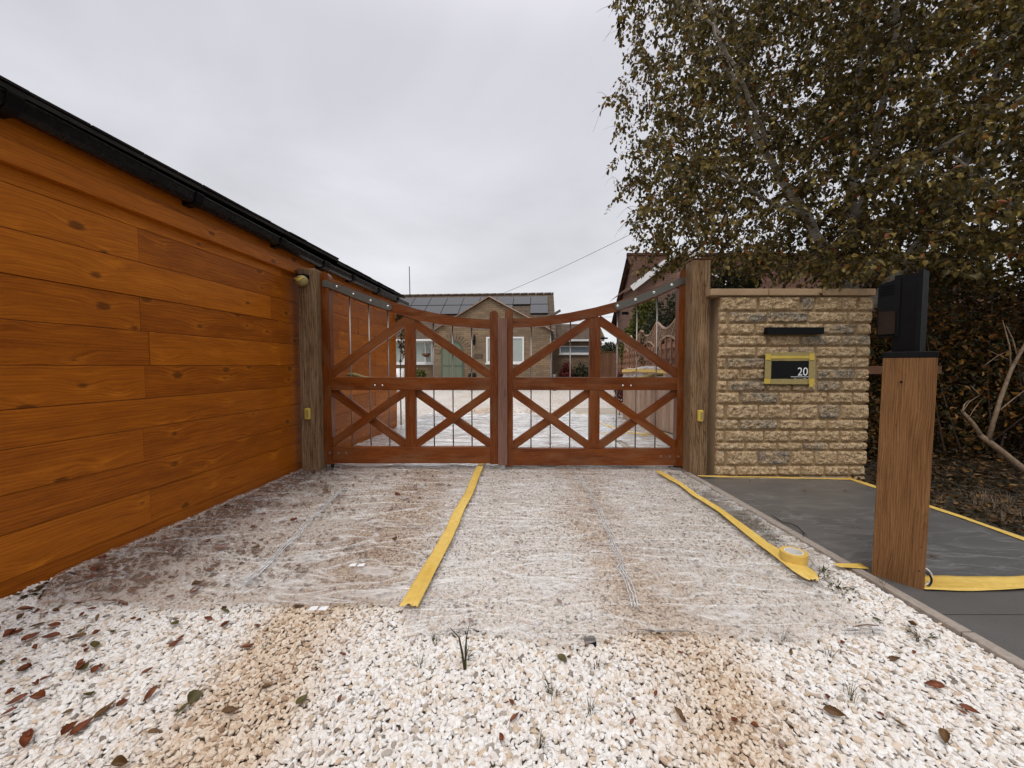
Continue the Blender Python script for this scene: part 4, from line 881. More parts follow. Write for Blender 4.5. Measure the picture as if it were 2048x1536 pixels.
def drop(kind, x, y, z, label, group, sc_=1.0, rz=None, tilt=.22):
    if 'bare gravel at the garage' in label:
        where = 'in the left tyre track' if abs(x + .8) < .25 else ('close to the garage wall' if x < -1.7 else ('below the left film' if y > 1.45 else ('near front of drive' if y < 1.2 else 'left of the tyre track')))
        label = ('tiny ' if sc_ < .6 else 'small ' if sc_ < .8 else 'large ') + names[kind] + ' on gravel ' + where
    elif 'bare gravel at the kerb' in label:
        where = 'in the right tyre track' if abs(x - .6) < .22 else ('close to the kerb' if x > 1.2 else ('between the tyre tracks' if x < .4 else 'left of the kerb'))
        label = ('tiny ' if sc_ < .5 else 'small ' if sc_ < .7 else 'large ') + names[kind] + ' on gravel ' + where
    elif 'film beside the garage' in label:
        where = 'against the garage wall' if x < gx(y) + .3 else ('near the gate' if y > 3 else ('midway to the gate' if y > 2.2 else 'near its front edge'))
        label = ('small ' if sc_ < .75 else 'middling ' if sc_ < .95 else 'large ') + names[kind] + ' under left film ' + where
    elif 'middle tape and the kerb' in label:
        where = 'near gate' if y > 2.9 else ('midway' if y > 2.1 else 'near front'); where += ', tape side' if x < .6 else ', kerb side'
        label = ('small ' if sc_ < .55 else 'larger ') + names[kind] + ' under middle film ' + where
    o = bpy.data.objects.new('fallen_leaf', random.choice(PRO[kind])); COL.objects.link(o)
    o.location = (x, y, z); o.rotation_euler = (random.gauss(0, tilt), random.gauss(0, tilt), random.uniform(0, 6.28) if rz is None else rz); o.scale = (sc_ * .86,) * 3
    return tag(o, label, 'leaf', group)
names = {'red': 'dark red fallen leaf', 'brown': 'dry brown fallen leaf', 'olive': 'olive fallen leaf'}
GL1 = 'leaves scattered on the bare gravel'; GL2 = 'leaves trapped under the plastic film'
big = [(50, 1220, 'red', 1), (75, 1397, 'red', 1.1), (55, 1483, 'red', 1.1), (212, 1420, 'brown', 1.1), (386, 1395, 'olive', 1.1), (604, 1400, 'olive', .9), (460, 1424, 'brown', .9), (168, 1335, 'olive', 1.0),
       (50, 1340, 'brown', 1.1), (150, 1275, 'brown', 1.1), (188, 1290, 'olive', 1), (140, 1460, 'red', 1), (165, 1455, 'red', 1), (240, 1530, 'brown', 1.1), (302, 1390, 'red', .9), (20, 1270, 'red', 1.1), (100, 1275, 'red', 1), (62, 1275, 'red', 1), (350, 1247, 'olive', .9), (448, 1222, 'olive', .9),
       (1125, 1318, 'olive', 1.0), (1670, 1427, 'brown', 1.05), (1790, 1320, 'brown', .8), (1508, 1453, 'red', .6), (1700, 1203, 'brown', .8), (1640, 1186, 'red', .6), (1868, 1370, 'red', .8), (1655, 1395, 'red', .6), (1825, 1250, 'brown', .8), (1755, 1240, 'olive', .8), (1890, 1475, 'brown', .9), (1940, 1420, 'red', .7)]
for i, (px, py, k, s_) in enumerate(big):
    p = G(px, py, .018); side = 'on bare gravel at the garage side of the drive' if px < 900 else 'on bare gravel at the kerb side of the drive'
    drop(k, p.x, p.y, .017, f'{names[k]} lying {side}', GL1, s_)
for i in range(78):
    while True:
        x = random.triangular(-2.2, -.2, -1.9); y = random.uniform(1.0, 1.66)
        if x > gx(y) + .05 and random.random() < math.exp(-(x + 2.2) * .9): break
    k = random.choices(['red', 'brown', 'olive'], [6, 3, 1])[0]; drop(k, x, y, .016, f'{names[k]} lying on bare gravel at the garage side of the drive', GL1, random.uniform(.45, .9))
for i in range(24):
    x, y = random.uniform(-.1, 1.55), random.uniform(.95, 1.4); k = random.choices(['red', 'brown', 'olive'], [5, 3, 1])[0]; drop(k, x, y, .016, f'{names[k]} lying on bare gravel at the kerb side of the drive', GL1, random.uniform(.3, .65))
for i in range(150):
    while True:
        y = random.uniform(1.66, 3.75); x = gx(y) + .06 + random.expovariate(1.5)
        if x < -.5 and abs(mnoise.noise(Vector((x * 2, y * 2, 5)))) * 2 + random.random() * .6 > .35: break
    k = random.choices(['red', 'brown', 'olive'], [6, 2, 2])[0]; drop(k, x, y, .017, f'{names[k]} showing through the film beside the garage', GL2, random.uniform(.6, 1.35), tilt=.08)
for i in range(44):
    x, y = random.uniform(-.3, 1.6), random.uniform(1.5, 3.7); k = random.choices(['red', 'brown', 'olive'], [4, 4, 2])[0]; drop(k, x, y, .017, f'{names[k]} showing through the film between the middle tape and the kerb', GL2, random.uniform(.35, .75), tilt=.08)
for (px, py), lab in (((1500, 963), 'small brown leaf on the slab film by the wall tape'), ((1610, 982), 'small orange leaf on the slab film in the middle'), ((1690, 982), 'small orange leaf on the slab film near the soil bed'), ((1868, 1112), 'brown leaf on the slab film right of the hardwood post')):
    p = G(px, py, .022); drop('brown', p.x, p.y, .022, lab, 'leaves on the slab film', .6, tilt=.05)
# leaves that would read alike are told apart by their order from the left
by = {}
for o in [o for o in COL.objects if o.name.startswith('fallen_leaf')]: by.setdefault(o['label'], []).append(o)
ORD = ['leftmost', 'second from left', 'third from left', 'fourth from left', 'fifth from left', 'sixth from left', 'seventh from left', 'eighth from left', 'ninth from left', 'tenth from left', 'eleventh from left', 'twelfth from left', 'thirteenth from left', 'fourteenth from left', 'fifteenth from left']
for lab, os_ in by.items():
    if 1 < len(os_) <= 15:
        os_.sort(key=lambda o: o.location.x / o.location.y)
        for i, o in enumerate(os_): o['label'] = lab + ', ' + ORD[i]
        os_[-1]['label'] = lab + ', rightmost'
# dark weedy patches under the film
def blades(name, spots, label, cat, n, h, spread, mat='grass', kind=None, group=None, wd=.0022):
    V = []; Q = []; TN = []
    for (x0, y0, sc_) in spots:
        for i in range(n):
            a = random.uniform(0, 6.28); r = random.random() * spread * sc_; x, y = x0 + r * math.cos(a) * .4, y0 + r * math.sin(a) * .4; L = h * sc_ * random.uniform(.4, 1.1); lean = random.uniform(.2, 1.2); t_ = random.random()
            nn = Vector((-math.sin(a), math.cos(a), 0)); seg = 4
            for k in range(seg + 1):
                f = k / seg; q_ = Vector((x, y, .004)) + Vector((math.cos(a), math.sin(a), 0)) * L * math.sin(lean * f) * f + Vector((0, 0, L * f * math.cos(lean * f))); ww = wd * (1 - f * .92)
                V += [tuple(q_ - nn * ww), tuple(q_ + nn * ww)]; TN += [t_, t_]
            b0 = len(V) - 2 * (seg + 1)
            for k in range(seg): c = b0 + 2 * k; Q.append((c, c + 1, c + 3, c + 2))
    c0 = (spots[0][0], spots[0][1], 0)
    return npmesh(name, np.array(V), np.array(Q), mat, tone=TN, label=label, cat=cat, kind=kind, group=group, origin=c0)
p = G(930, 1325); o = blades('grass_tuft', [(p.x, p.y, 1)], 'tallest green grass tuft in the gravel just below the film edge', 'grass', 16, .06, .05, wd=.0018, group='grass tufts in the gravel')
b = MB()
for pts, ww in (([(930, 1345), (925, 1310), (918, 1275), (900, 1256)], .004), ([(931, 1345), (931, 1300), (933, 1275), (940, 1243)], .0035)):
    z0 = [0, .045, .085, .108] if pts[-1][0] < 920 else [0, .05, .09, .125]; base = G(930, 1345); P_ = []
    for (px, py), z in zip(pts, z0): q_ = W(px, py, base.y); P_.append(Vector((q_.x, base.y, max(0.0, q_.z))))
    for i in range(3):
        w0, w1 = ww * (1, .95, .7, .1)[i], ww * (1, .95, .7, .1)[i + 1]; a, c = P_[i], P_[i + 1]
        b.face([a + Vector((-w0, 0, 0)), a + Vector((w0, .002, 0)), c + Vector((w1, .002, 0)), c + Vector((-w1, 0, 0))], tone=.45)
b.build('blade', 'grass', o)
tufts = [(870, 1290, .8, 'small grass tuft left of the tall grass blade'), (1105, 1400, 1.3, 'wide sprawling grass tuft in the front gravel'), (1190, 1340, .9, 'thin grass tuft behind the sprawling one'), (1180, 1430, .7, 'small weed right of the sprawling grass tuft'),
         (1565, 1285, .8, 'grass tuft at the edge of the film near the right tyre track'), (1835, 1290, .6, 'small weed near the kerb in the gravel'), (1700, 1400, 1.0, 'flat grass tuft in the gravel by the olive leaf'), (1660, 1320, .8, 'thin grass tuft in the gravel below the film edge'), (840, 1340, .8, 'low weed left of the tall grass tuft'), (1765, 1180, .8, 'pale weed at the kerb beside the hardwood post'), (1080, 1500, .6, 'short weed at the front of the drive'), (530, 1300, .5, 'tiny weed in the left tyre track')]
for px, py, s_, lab in tufts:
    p = G(px, py); blades('grass_tuft', [(p.x, p.y, s_)], lab, 'grass', 16, .075, .05, group='grass tufts in the gravel', wd=.0013)
spots = [(random.gauss(1.55, .05), random.gauss(2.6, .38), random.uniform(.6, 1.2)) for _ in range(110)] + [(gx(y) + abs(random.gauss(.15, .25)) + .05, y, random.uniform(.5, 1)) for y in [random.uniform(1.7, 3.7) for _ in range(80)]]
blades('flattened_weeds', spots, 'dark weeds pressed flat under the film along both edges of the drive', 'weeds', 26, .06, .16, kind='stuff', wd=.0034).scale = (1, 1, .25)

bpy.data.objects['flattened_weeds'].location.z += .013
# ------------------------------------------------------------------ foliage tools
def leaf_cards(P_, D, size, asp=.62, tone=None, droop=.0, fold=.35, tonew=None):
    """six-vertex folded leaves at points P_ pointing along D"""
    n = len(P_); D = D / np.linalg.norm(D, axis=1, keepdims=True)
    R = rng.normal(size=(n, 3)); Sd = np.cross(D, R); Sd /= np.linalg.norm(Sd, axis=1, keepdims=True) + 1e-9; N = np.cross(Sd, D)
    s = (size * rng.uniform(.65, 1.2, n))[:, None]
    w = s * asp * .5; up = N * s * fold * .3
    v0 = P_; l1 = P_ + D * s * .28 - Sd * w * .95 + up; l2 = P_ + D * s * .66 - Sd * w * .72 + up; tip = P_ + D * s * 1.0 - N * s * .1; r2 = P_ + D * s * .66 + Sd * w * .72 + up; r1 = P_ + D * s * .28 + Sd * w * .95 + up
    V = np.stack([v0, l1, l2, tip, r2, r1], 1).reshape(-1, 3); b = (np.arange(n) * 6)[:, None]
    Q = np.concatenate([b + np.array([[0, 1, 2, 3]]), b + np.array([[0, 3, 4, 5]])]); t_ = rng.uniform(0, 1, n) if tone is None else tone
    return V, Q, np.repeat(t_, 6)
def blob_foliage(name, ells, n, size, mat, parent, down=.2, asp=.62, shell=.55, clump=1.4, **kw):
    """leaves inside noisy ellipsoids; each ell = (cx,cy,cz,rx,ry,rz,weight)"""
    ws = np.array([e[6] for e in ells], float); ws /= ws.sum(); Pn = []
    tot = 0
    while tot < n:
        m = int((n - tot) * 1.8) + 50; ei = rng.choice(len(ells), m, p=ws); E_ = np.array(ells)[ei]
        d = rng.normal(size=(m, 3)); d /= np.linalg.norm(d, axis=1, keepdims=True); r = rng.uniform(shell ** 3, 1, m) ** (1 / 3)
        P_ = E_[:, :3] + d * r[:, None] * E_[:, 3:6]
        nz_ = np.array([mnoise.noise(Vector(p * clump)) for p in P_]); keep = (nz_ + (1.12 - r) * .9 > rng.uniform(-.25, .12, m)) & (P_[:, 2] > .01)
        Pn.append(P_[keep]); tot += keep.sum()
    P_ = np.concatenate(Pn)[:n]; D = rng.normal(size=(n, 3)); D[:, 2] -= down * 2
    V, Q, T_ = leaf_cards(P_, D, size, asp)
    return npmesh(name, V, Q, mat, parent, tone=T_, **kw)

# ------------------------------------------------------------------ birch tree
bt = thing('birch_tree', (4.35, 4.9, 0), 'large silver barked birch with olive autumn leaves rising behind the stone wall', 'tree')
limbs = [([(4.35, 4.9, -.1), (4.32, 4.88, 1.2), (4.25, 4.85, 2.0), (4.15, 4.8, 3.2), (4.1, 4.7, 4.6), (4.05, 4.6, 6.2)], .085),
         ([(4.25, 4.85, 1.9), (3.75, 4.75, 2.55), (3.25, 4.65, 3.15), (2.75, 4.55, 3.75), (2.35, 4.4, 4.4), (2.1, 4.3, 5.0)], .060),
         ([(4.30, 4.86, 1.6), (4.75, 4.7, 2.3), (5.1, 4.6, 2.9), (5.5, 4.4, 3.6), (5.9, 4.2, 4.6)], .070),
         ([(4.2, 4.83, 2.4), (4.0, 4.4, 3.2), (3.7, 3.9, 4.1), (3.4, 3.5, 5.0)], .05),
         ([(5.05, 4.6, 2.8), (4.95, 4.2, 3.6), (4.9, 3.9, 4.4), (4.8, 3.6, 5.2)], .05),
         ([(3.5, 4.7, 2.85), (2.9, 4.5, 2.95), (2.3, 4.3, 3.15), (1.75, 4.2, 3.35)], .026),
         ([(3.0, 4.6, 3.45), (2.5, 4.1, 3.7), (2.0, 3.8, 4.1), (1.6, 3.7, 4.5)], .026),
         ([(4.1, 4.5, 3.0), (4.2, 3.7, 3.2), (4.2, 3.0, 3.3), (4.1, 2.5, 3.5)], .028)]
nodes = []; b = MB()
for pts, r0 in limbs:
    P_ = [Vector(p) for p in pts]; dense = []
    for a, c in zip(P_[:-1], P_[1:]):
        for k in range(6): dense.append(a.lerp(c, k / 6) + Vector((mnoise.noise(a * 3 + Vector((k, 0, 0))), mnoise.noise(a * 3 + Vector((0, k, 0))), 0)) * .035)
    dense.append(P_[-1]); rs = [r0 * (1 - .78 * i / len(dense)) for i in range(len(dense))]
    b.tube(dense, rs, 12)
    for q_, r in zip(dense, rs):
        if q_.z > 1.9: nodes.append((q_, r))
b.build('trunk', 'birchbark', bt)
def cr_ok(p):
    """crown envelope in metres"""
    x, y, z = p
    zlow = np.interp(x, [.9, 1.25, 1.7, 2.2, 2.8, 3.6, 4.4, 5.5, 7.0], [3.1, 2.72, 2.25, 2.10, 2.10, 2.12, 2.10, 1.9, 1.5]) * .995 + (y - 4.3) * .20 + .16 * mnoise.noise(Vector((x * 2.3, y * 2, 1)))
    dl = 1.03 + (y - 3.9) * .26 + .42 * mnoise.noise(Vector((z * 1.5, y * 1.1, 4))) + .20 * mnoise.noise(Vector((z * 4.2, y * 3, 9))) + .20 * math.exp(-((z - 3.0) / .5) ** 2) - .0 * z
    return z > zlow and x > dl
targets = []
while len(targets) < 2850:
    x = random.uniform(.9, 6.6); y = random.uniform(2.6, 6.1); z = random.uniform(1.6, 6.2)
    if ((y - 4.5) / 1.65) ** 2 > 1 or (y < 3.5 and x < 2.9) or (y < 2.9 and x < 3.0): continue
    if z > CH + 1.18 * y + 1.2 or x > 1.55 * y + .9: continue
    if not cr_ok((x, y, z)): continue
    if mnoise.noise(Vector((x * 1.7, y * 1.7, z * 1.7))) < random.uniform(-.55, .12): continue
    if x < 2.3 and random.random() < .50 * (2.3 - x): continue
    targets.append(Vector((x, y, z)))
targets.sort(key=lambda p: min((p - q_).length for q_, _ in nodes[::4]))
tw = MB(); LP = []; LD = []
allp = [q_ for q_, _ in nodes]; allr = [r for _, r in nodes]; kd = None
for i, p in enumerate(targets):
    if i % 120 == 0:
        kd = kdtree.KDTree(len(allp))
        for k, q_ in enumerate(allp): kd.insert(q_, k)
        kd.balance()
    q_, k, dist = kd.find(p); 
    if dist < .05: continue
    mid = q_.lerp(p, .5) + Vector((0, 0, min(.12, dist * .22))); seg = []
    r0 = min(allr[k] * .6, .004 + dist * .012)
    for f in np.linspace(0, 1, 5): s_ = (q_ * (1 - f) ** 2 + mid * 2 * f * (1 - f) + p * f * f); seg.append(s_)
    tw.tube(seg, [r0 * (1 - .6 * f) + .0008 for f in np.linspace(0, 1, 5)], 5 if r0 > .005 else 4, cap=False)
    for f in (2, 3, 4): allp.append(seg[f]); allr.append(r0 * (1 - .15 * f))
    # drooping leafy twiglets along the outer part
    for _ in range(4):
        st = seg[random.choice((2, 3, 4, 4))]; d = Vector((random.gauss(0, 1), random.gauss(0, 1), random.gauss(-.35, .5))).normalized(); L = random.uniform(.12, .30); pl = []
        for f in np.linspace(0, 1, 4): pl.append(st + d * L * f + Vector((0, 0, -.38 * L * f * f)))
        tw.tube(pl, [.0022, .0016, .0012, .0009], 3, cap=False)
        nl = random.randint(7, 10)
        for j in range(nl):
            f = (j + .6) / nl; kk = min(2, int(f * 3)); q2 = pl[kk].lerp(pl[kk + 1], f * 3 - kk); dd = d * .5 + Vector((random.gauss(0, .6), random.gauss(0, .6), random.gauss(-.7, .45)))
            if cr_ok((q2.x, q2.y, q2.z + .12)): LP.append(q2 + dd * .006); LD.append(dd)
tw.build('branches', 'twig', bt)
V, Q, T_ = leaf_cards(np.array([p[:] for p in LP]), np.array([d[:] for d in LD]), .053, .74)
npmesh('crown', V, Q, 'birchleaf', bt, tone=T_)
print('birch leaves', len(LP))

# ------------------------------------------------------------------ hedges, bushes, bed
hg = thing('beech_hedge', (5.0, 4.9, 0), 'dark overgrown hedge with brown and orange leaves right of the stone wall', 'hedge')
blob_foliage('foliage', [(4.3, 4.9, .7, .9, .6, 1.0, 2), (5.3, 4.7, 1.0, 1.0, .7, 1.3, 3), (6.2, 4.2, 1.1, 1.0, .9, 1.4, 3), (7.0, 3.6, 1.1, .9, 1.2, 1.4, 2), (5.0, 5.5, 1.1, 1.8, .6, 1.35, 3), (3.9, 4.6, .5, .6, .4, .8, 1), (6.6, 5.6, 1.3, 1.2, .9, 1.6, 2)], 52000, .062, 'hedgeleaf', hg, clump=1.9, shell=.35)
b = MB()
for i in range(60):
    x = random.uniform(3.9, 6.8); y = 4.6 - .25 * (x - 4.5) + random.uniform(-.3, .5); p0 = Vector((x, y, 0)); p1 = p0 + Vector((random.gauss(0, .4), random.gauss(0, .3), random.uniform(.9, 1.9)))
    b.tube([p0, p0.lerp(p1, .5) + Vector((random.gauss(0, .1), 0, 0)), p1], [.012, .008, .003], 5)
b.build('branches', 'twig', hg)
cb_ = thing('laurel_bush', (3.3, 5.4, 0), 'dark evergreen bush behind the oak post and stone wall', 'bush')
blob_foliage('foliage', [(3.25, 5.7, 1.25, .62, .5, 1.25, 2), (3.55, 6.4, 1.4, .5, .6, 1.35, 1.5), (3.9, 5.5, .8, .6, .5, .95, 1)], 14000, .075, 'coniferleaf', cb_, shell=.4, down=.5)
b = MB(); b.tube([(3.15, 5.6, 0), (3.15, 5.6, 1.8)], [.05, .02], 8); b.build('trunk', 'twig', cb_)
cf = thing('conifer', (4.05, 9.4, 0), 'dark rounded conifer behind the trellis fence', 'conifer')
blob_foliage('foliage', [(4.05, 9.4, 1.5, .9, .8, 1.35, 3), (4.6, 9.0, 1.3, .8, .8, 1.6, 1)], 11000, .09, 'coniferleaf', cf, shell=.5, clump=2.5)
b = MB(); b.tube([(4.05, 9.4, 0), (4.05, 9.4, 2.2)], [.08, .03], 8); b.build('trunk', 'twig', cf)
vb = thing('climbing_shrub', (4.5, 13.3, 0), 'yellow green climbing shrub at the neighbour house corner', 'shrub')
blob_foliage('foliage', [(4.15, 13.2, 1.7, .5, .35, .8, 1), (4.55, 13.2, 2.5, .5, .3, 1.0, 1.3)], 6500, .11, 'greenleaf', vb, shell=.3)
b = MB(); b.tube([(4.6, 13.4, 0), (4.7, 13.3, 2.6)], [.04, .02], 6); b.build('stem', 'twig', vb)
# leaf mulch and moss pressed under the left film
Pm = []
while len(Pm) < 1500:
    y = random.uniform(1.66, 3.8); x = gx(y) + .05 + random.expovariate(2.0)
    if x < -.55 and mnoise.noise(Vector((x * 2.2, y * 1.8, 11))) > random.uniform(-.05, .25): Pm.append((x, y, random.uniform(.014, .024)))
Pm = np.array(Pm); D = rng.normal(size=Pm.shape); D[:, 2] *= .08; V, Q, T_ = leaf_cards(Pm, D, .030, .55, fold=.05); npmesh('leaf_mulch', V, Q, 'litterleaf', tone=T_, label='dark leaf mulch and moss pressed under the film by the garage', cat='leaf mulch', kind='stuff')
# leaf litter and ivy on the soil bed
n = 9000; Pb = np.stack([rng.uniform(3.14, 6.8, n), rng.uniform(1.2, 4.6, n), rng.uniform(-.005, .03, n)], 1); Pb[:, 2] += .10 * np.clip(Pb[:, 0] - 3.9, 0, 3) * rng.uniform(0, 1, n)
D = rng.normal(size=(n, 3)); D[:, 2] *= .25; V, Q, T_ = leaf_cards(Pb, D, .05, .6); npmesh('leaf_litter', V, Q, 'litterleaf', tone=T_, label='brown leaf litter and ivy covering the soil bed', cat='leaf litter', kind='stuff')
# fallen pale branch
def seg3(b, pts, rs): b.tube([Vector(p) for p in pts], rs, 8)
b = MB(); Yb = 3.1
Wp = lambda px, py, Y=Yb: W(px, py, Y)
b.tube([Wp(2110, 985, 2.95), Wp(2048, 940, 3.0), Wp(1990, 893, 3.05), Wp(1960, 870, 3.08)], [.030, .026, .022, .018], 9)
b.tube([Wp(1962, 872, 3.08), Wp(1945, 845, 3.12), Wp(1925, 823, 3.15)], [.017, .013, .010], 7)
b.tube([Wp(1976, 880, 3.06), Wp(2000, 800, 3.1), Wp(2022, 740, 3.12), Wp(2055, 680, 3.1), Wp(2080, 640, 3.1)], [.017, .014, .012, .010, .008], 7)
for s_, e_, r in (((2022, 740), (2005, 640), .006), ((2035, 715), (2012, 650), .005), ((1925, 823), (1960, 790), .004), ((1960, 790), (1940, 770), .003), ((1925, 823), (1938, 800), .006), ((1975, 878), (1992, 840), .006), ((2000, 820), (2050, 780), .005), ((1938, 835), (1962, 800), .003), ((2050, 735), (1975, 700), .003), ((1970, 730), (2020, 700), .003)):
    a, c = Wp(*s_, 3.12), Wp(*e_, 3.2); m_ = a.lerp(c, .5) + Vector((random.gauss(0, .012), 0, random.gauss(0, .012))); b.tube([a, m_, c], [r, r * .8, r * .4], 6)
b.build('dead_branch', 'deadwood', label='pale bare forked branch leaning in front of the hedge', cat='branch')
b = MB(); b.tube([W(2090, 465, 3.6), W(2048, 428, 3.65), W(1990, 385, 3.7), W(1940, 340, 3.8), W(1905, 312, 3.9)], [.030, .026, .022, .018, .012], 8)
b.tube([W(1990, 385, 3.7), W(1975, 350, 3.75), W(1960, 300, 3.8)], [.012, .009, .005], 6); b.build('limb', 'birchbark', bt)
# dry straw patch
blades('dry_grass', [(random.uniform(3.2, 4.2), random.uniform(2.5, 3.0), 1) for _ in range(26)], 'straw coloured dry grass on the soil bed by the dead branch', 'dry grass', 22, .12, .15, mat='deadwood', kind='stuff', wd=.0016)
# post and rail fence glimpsed behind the bollard
fr_ = thing('rail_fence', (4.2, 4.25, 0), 'low brown timber rail fence between stone wall and hedge', 'fence')
for z in (1.0,): b = MB(); b.beam((3.3, 4.2, z), (4.58, 4.12, z + .01), .085, .035, (0, 1, 0)); b.build('rail', 'fence', fr_, bevel=.003)
b = MB(); b.beam((4.25, 4.19, -.1), (4.25, 4.19, 1.1), .08, .08); b.build('post', 'fence', fr_, bevel=.004)

# ------------------------------------------------------------------ trellis fence behind the gate (right)
FD = Vector((.15, 1, 0)).normalized(); F0 = Vector((2.78, 6.35, 0)); PW = 1.80
fn = Vector((FD.y, -FD.x, 0))
for i in range(5):
    o0 = F0 + FD * (i * PW); lab = ['trellis topped fence panel nearest the gate', 'second trellis topped fence panel from the gate', 'third trellis topped fence panel from the gate', 'fourth trellis topped fence panel from the gate', 'last trellis topped fence panel before the neighbour house'][i]
    t = thing('fence_panel', o0, lab, 'fence panel', 'trellis topped fence panels')
    def FP(s_, z, o=0.0): return o0 + FD * s_ + fn * o + Vector((0, 0, z))
    b = MB(); b.beam(FP(0, -.05), FP(0, 1.93), .09, .09, fn); b.build('post', 'fence', t, bevel=.004)
    top = lambda s_: 1.38 + .22 * math.sin(math.pi * s_ / PW); tt = lambda s_: 1.98 - .22 * math.sin(math.pi * s_ / PW)
    b = MB(); z = .1; k = 0
    while z < 1.58:
        h = .105
        s0 = .05; s1 = PW - .05
        if top(.05) < z + h:  # clip the upper boards to the arch
            f = min(1, max(0, (z + h - 1.38) / .22)); dlt = math.asin(f) / math.pi * PW; s0, s1 = max(.05, dlt), min(PW - .05, PW - dlt)
        if s1 - s0 > .12: b.beam(FP(s0, z + h / 2, .012 * (-1) ** k), FP(s1, z + h / 2, .012 * (-1) ** k), h, .012, fn)
        z += .098; k += 1
    b.build('boards', 'fence', t)
    b = MB()
    for s_ in (.5, .9, 1.3): b.beam(FP(s_, .1, -.028), FP(s_, top(s_), -.028), .04, .02, fn)
    b.build('battens', 'fence', t)
    b = MB(); b9 = MB(); N_ = 14
    for j in range(N_):
        a, c = .05 + (PW - .1) * j / N_, .05 + (PW - .1) * (j + 1) / N_; b.beam(FP(a, top(a) + .012), FP(c, top(c) + .012), .03, .05, fn); b9.beam(FP(a, tt(a)), FP(c, tt(c)), .03, .04, fn)
    b.build('arched_rail', 'boxwood', t); b9.build('arched_rail', 'boxwood', t)
    b = MB()
    for j in range(-8, 22):
        for sg in (-1, 1):
            sA = j * .115; pts = []
            for f in np.linspace(0, 1, 40):
                s_ = (sA + f * .75) if sg > 0 else (sA + .75 - f * .75 + 0); z_ = 1.35 + f * .72
                if .05 < s_ < PW - .05 and top(s_) < z_ < tt(s_): pts.append((s_, z_))
            if len(pts) > 2: b.beam(FP(pts[0][0], pts[0][1], .006 * sg), FP(pts[-1][0], pts[-1][1], .006 * sg), .022, .010, fn)
    b.build('trellis', 'boxwood', t)
# pale board box wrapped in film
t = thing('bin_store', (2.6, 6.4, 0), 'pale vertical board box with film and yellow tape over its top behind the gate', 'bin store')
c0, c1 = Vector((2.44, 5.75, 0)), Vector((2.14, 7.35, 0)); d = (c1 - c0); L = d.length; d.normalize(); nrm_ = Vector((-d.y, d.x, 0)); nrm_ = nrm_ if nrm_.x > 0 else -nrm_
b = MB(); k = 0; s_ = 0
while s_ < L - .05: b.beam(c0 + d * (s_ + .055) + Vector((0, 0, .03)), c0 + d * (s_ + .055) + Vector((0, 0, .97)), .106, .018, nrm_); s_ += .11
b.build('side_boards', 'boxwood', t, bevel=.002)
b = MB(); s_ = 0
while s_ < .6: b.beam(c0 + nrm_ * (s_ + .055) + Vector((0, 0, .03)), c0 + nrm_ * (s_ + .055) + Vector((0, 0, .97)), .106, .018, d); s_ += .11
b.build('end_boards', 'boxwood', t, bevel=.002)
b = MB(); b.beam(c0 + nrm_ * .31 + Vector((0, 0, .985)) - d * .03, c1 + nrm_ * .31 + Vector((0, 0, .985)), .66, .028, (0, 0, 1)); b.build('lid', 'boxwood', t, bevel=.004)
V = []; Q = []; na, nb2 = 40, 20
for i in range(na + 1):
    for j in range(nb2 + 1):
        a = i / na; c = j / nb2; q_ = c0 + d * (a * L) + nrm_ * (-.035 + c * .66); drop_ = max(0, .12 - c) * 1.5
        V.append((q_.x, q_.y, 1.01 + .035 * abs(mnoise.noise(Vector((a * 9, c * 5, 1)))) + .035 * mnoise.noise(Vector((a * 4, c * 2, 6))) - drop_))
for i in range(na):
    for j in range(nb2): a = i * (nb2 + 1) + j; Q.append((a, a + 1, a + nb2 + 2, a + nb2 + 1))
npmesh('film_cover', np.array(V), np.array(Q), 'film_box', t, smooth=True)
b = MB()
for i in range(24):
    a, c = i / 24, (i + 1) / 24; zf = lambda f: .93 + .02 * mnoise.noise(Vector((f * 5, 0, 2))) + .02 * math.sin(f * 3)
    P0, P1 = c0 + d * (a * L) - nrm_ * .042, c0 + d * (c * L) - nrm_ * .042
    b.face([P0 + Vector((0, 0, zf(a))), P1 + Vector((0, 0, zf(c))), P1 + Vector((0, 0, zf(c) + .05)), P0 + Vector((0, 0, zf(a) + .05))])
b.build('tape_band', 'tape', t)
# red fuchsia by the box
t = thing('red_flowering_plant', (2.25, 7.9, 0), 'narrow plant with crimson flowers beside the pale board box', 'plant')
blob_foliage('flowers', [(2.22, 7.9, .55, .12, .12, .4, 1)], 500, .06, 'redleaf', t); b = MB(); b.tube([(2.22, 7.9, 0), (2.22, 7.9, .8)], .01, 5); b.build('stem', 'twig', t)

# ------------------------------------------------------------------ bungalow
RZ = -math.atan(.0727)
HO = Vector((-.86, 17.0, 0)); hu_ = Vector((math.cos(RZ), math.sin(RZ), 0)); hv = Vector((-math.sin(RZ), math.cos(RZ), 0))
def HL(px, py, v):
    d = ray(px, py); o = Vector((0, 0, CH)) - HO; t_ = (v - o.dot(hv)) / d.dot(hv); q_ = o + d * t_; return q_.dot(hu_), q_.z
H = thing('bungalow', HO, 'buff stone bungalow with solar panels and a green arched door beyond the gates', 'house', rz=RZ)
def hb(name, mat, lo, hi, parent=None, bevel=0, **k): b = MB(); b.box(lo, hi); return b.build(name, mat, parent or H, local=True, bevel=bevel, **k)
vm, vr = .9, 4.7
xl, _ = HL(868, 700, 0); xr, _ = HL(1101, 700, 0); xa, za = HL(978.6, 593.5, 0); _, ze = HL(870, 658, 0); ze2 = HL(1101, 662, 0)[1]; ze = (ze + ze2) / 2
xL, _ = HL(700, 700, vm); xR, zr_ = HL(1107, 588, vr); _, zev = HL(830, 671, vm)
